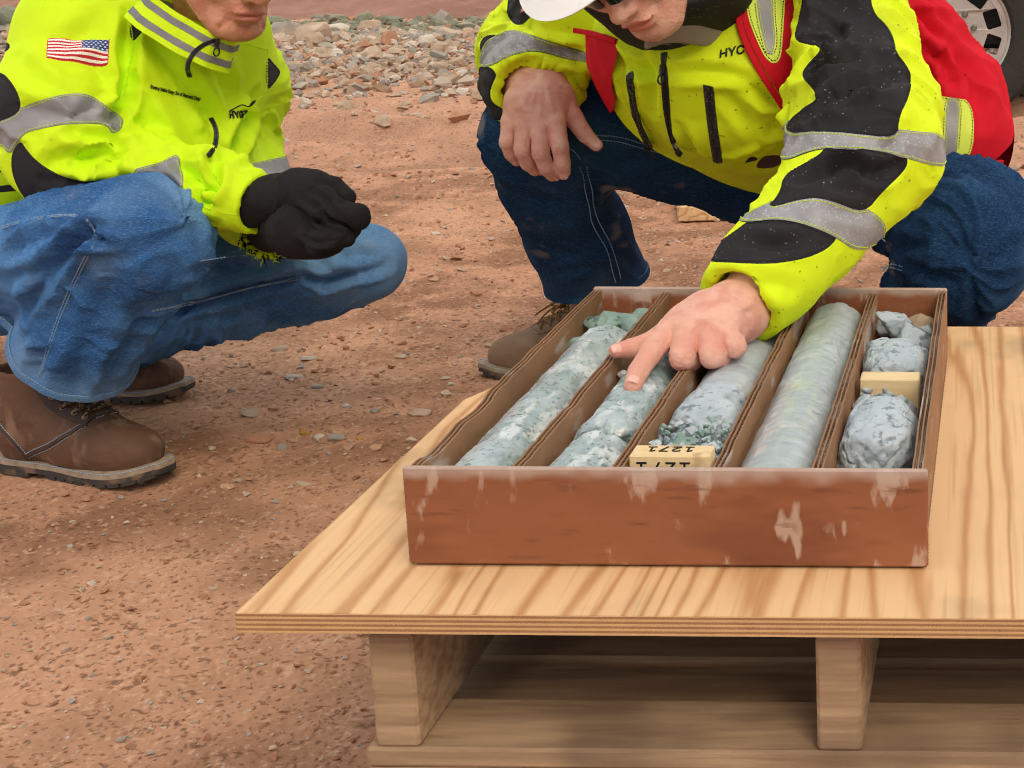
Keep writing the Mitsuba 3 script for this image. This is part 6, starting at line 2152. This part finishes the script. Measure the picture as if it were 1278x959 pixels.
dV = np.stack([dV[:, 0], -dV[:, 2], dV[:, 1]], -1)
rr = np.hypot(dV[:, 0], dV[:, 2])
dV[:, 1] += -.045 - .02 * np.clip((rr - .12) / .11, 0, 1)
add(tk + '__wheel__disc', xf((dV, dF), None, wp), 'alloy', smooth=35)
add(tk + '__wheel__hub_cap', xf(lathe([(.0, -.105), (.035, -.102), (.052, -.09), (.058, -.06), (.128, -.058), (.132, -.05), (.132, -.03), (0, -.03)]), None, wp), 'steel', smooth=30)
for k in range(8):
    a = k * 2 * np.pi / 8 + .2
    c = wp + [.090 * math.cos(a), -.06, .090 * math.sin(a)]
    add(tk + '__wheel__lug_nut', tube([c, c - [0, .018, 0], c - [0, .026, 0]], [.014, .014, .009], 6), 'steel')
body = shapely.Polygon([(-.86, .50), (-.80, .30), (-.52, .28), (-.47, .46), (-.34, .68), (-.15, .80), (.15, .80), (.34, .68), (.47, .46), (.50, .30), (3.6, .30), (3.6, 1.12), (.78, 1.14), (.70, 1.18), (-.7, 1.10), (-.84, .98)])
bm_ = trimesh.creation.extrude_polygon(body, .05, engine='earcut')
V = np.array(bm_.vertices); V = np.stack([V[:, 0], -V[:, 2], V[:, 1]], -1)
add(tk + '__body', (V + [WX, WY + .06, 0], np.array(bm_.faces)), 'truck_paint', smooth=20)
add(tk + '__wheel_well', xf(box([-.9, .08, .30], [3.5, 1.7, .95], .02), None, [WX, WY + .06, 0]), 'truck_dark')
add(tk + '__hood', xf(box([-.84, .0, 1.06], [.8, 1.75, 1.16], .05), None, [WX, WY + .04, 0]), 'truck_paint', smooth=30)
add(tk + '__cab', xf(box([.75, .06, 1.10], [2.9, 1.72, 1.82], .08), None, [WX, WY + .04, 0]), 'truck_paint', smooth=30)
for x0, x1 in ((.95, 1.75), (1.85, 2.75)):
    add(tk + '__window', xf(box([x0, .045, 1.25], [x1, .07, 1.70], .02), None, [WX, WY + .04, 0]), 'glass_dark')
for x0 in (.80, 1.80, 2.80):
    add(tk + '__door_seam', xf(box([x0 - .004, -.052, .36], [x0 + .004, -.0495, 1.10]), None, [WX, WY + .06, 0]), 'truck_dark')
add(tk + '__wheel', xf(lathe([(.0, -.1), (.23, -.1), (.26, -.112), (.30, -.122), (.345, -.122), (.372, -.112), (.388, -.092), (.392, -.04), (.392, .06), (.38, .10), (.0, .12)]), None, wp + [3.0, .02, 0]), 'tyre', smooth=30)
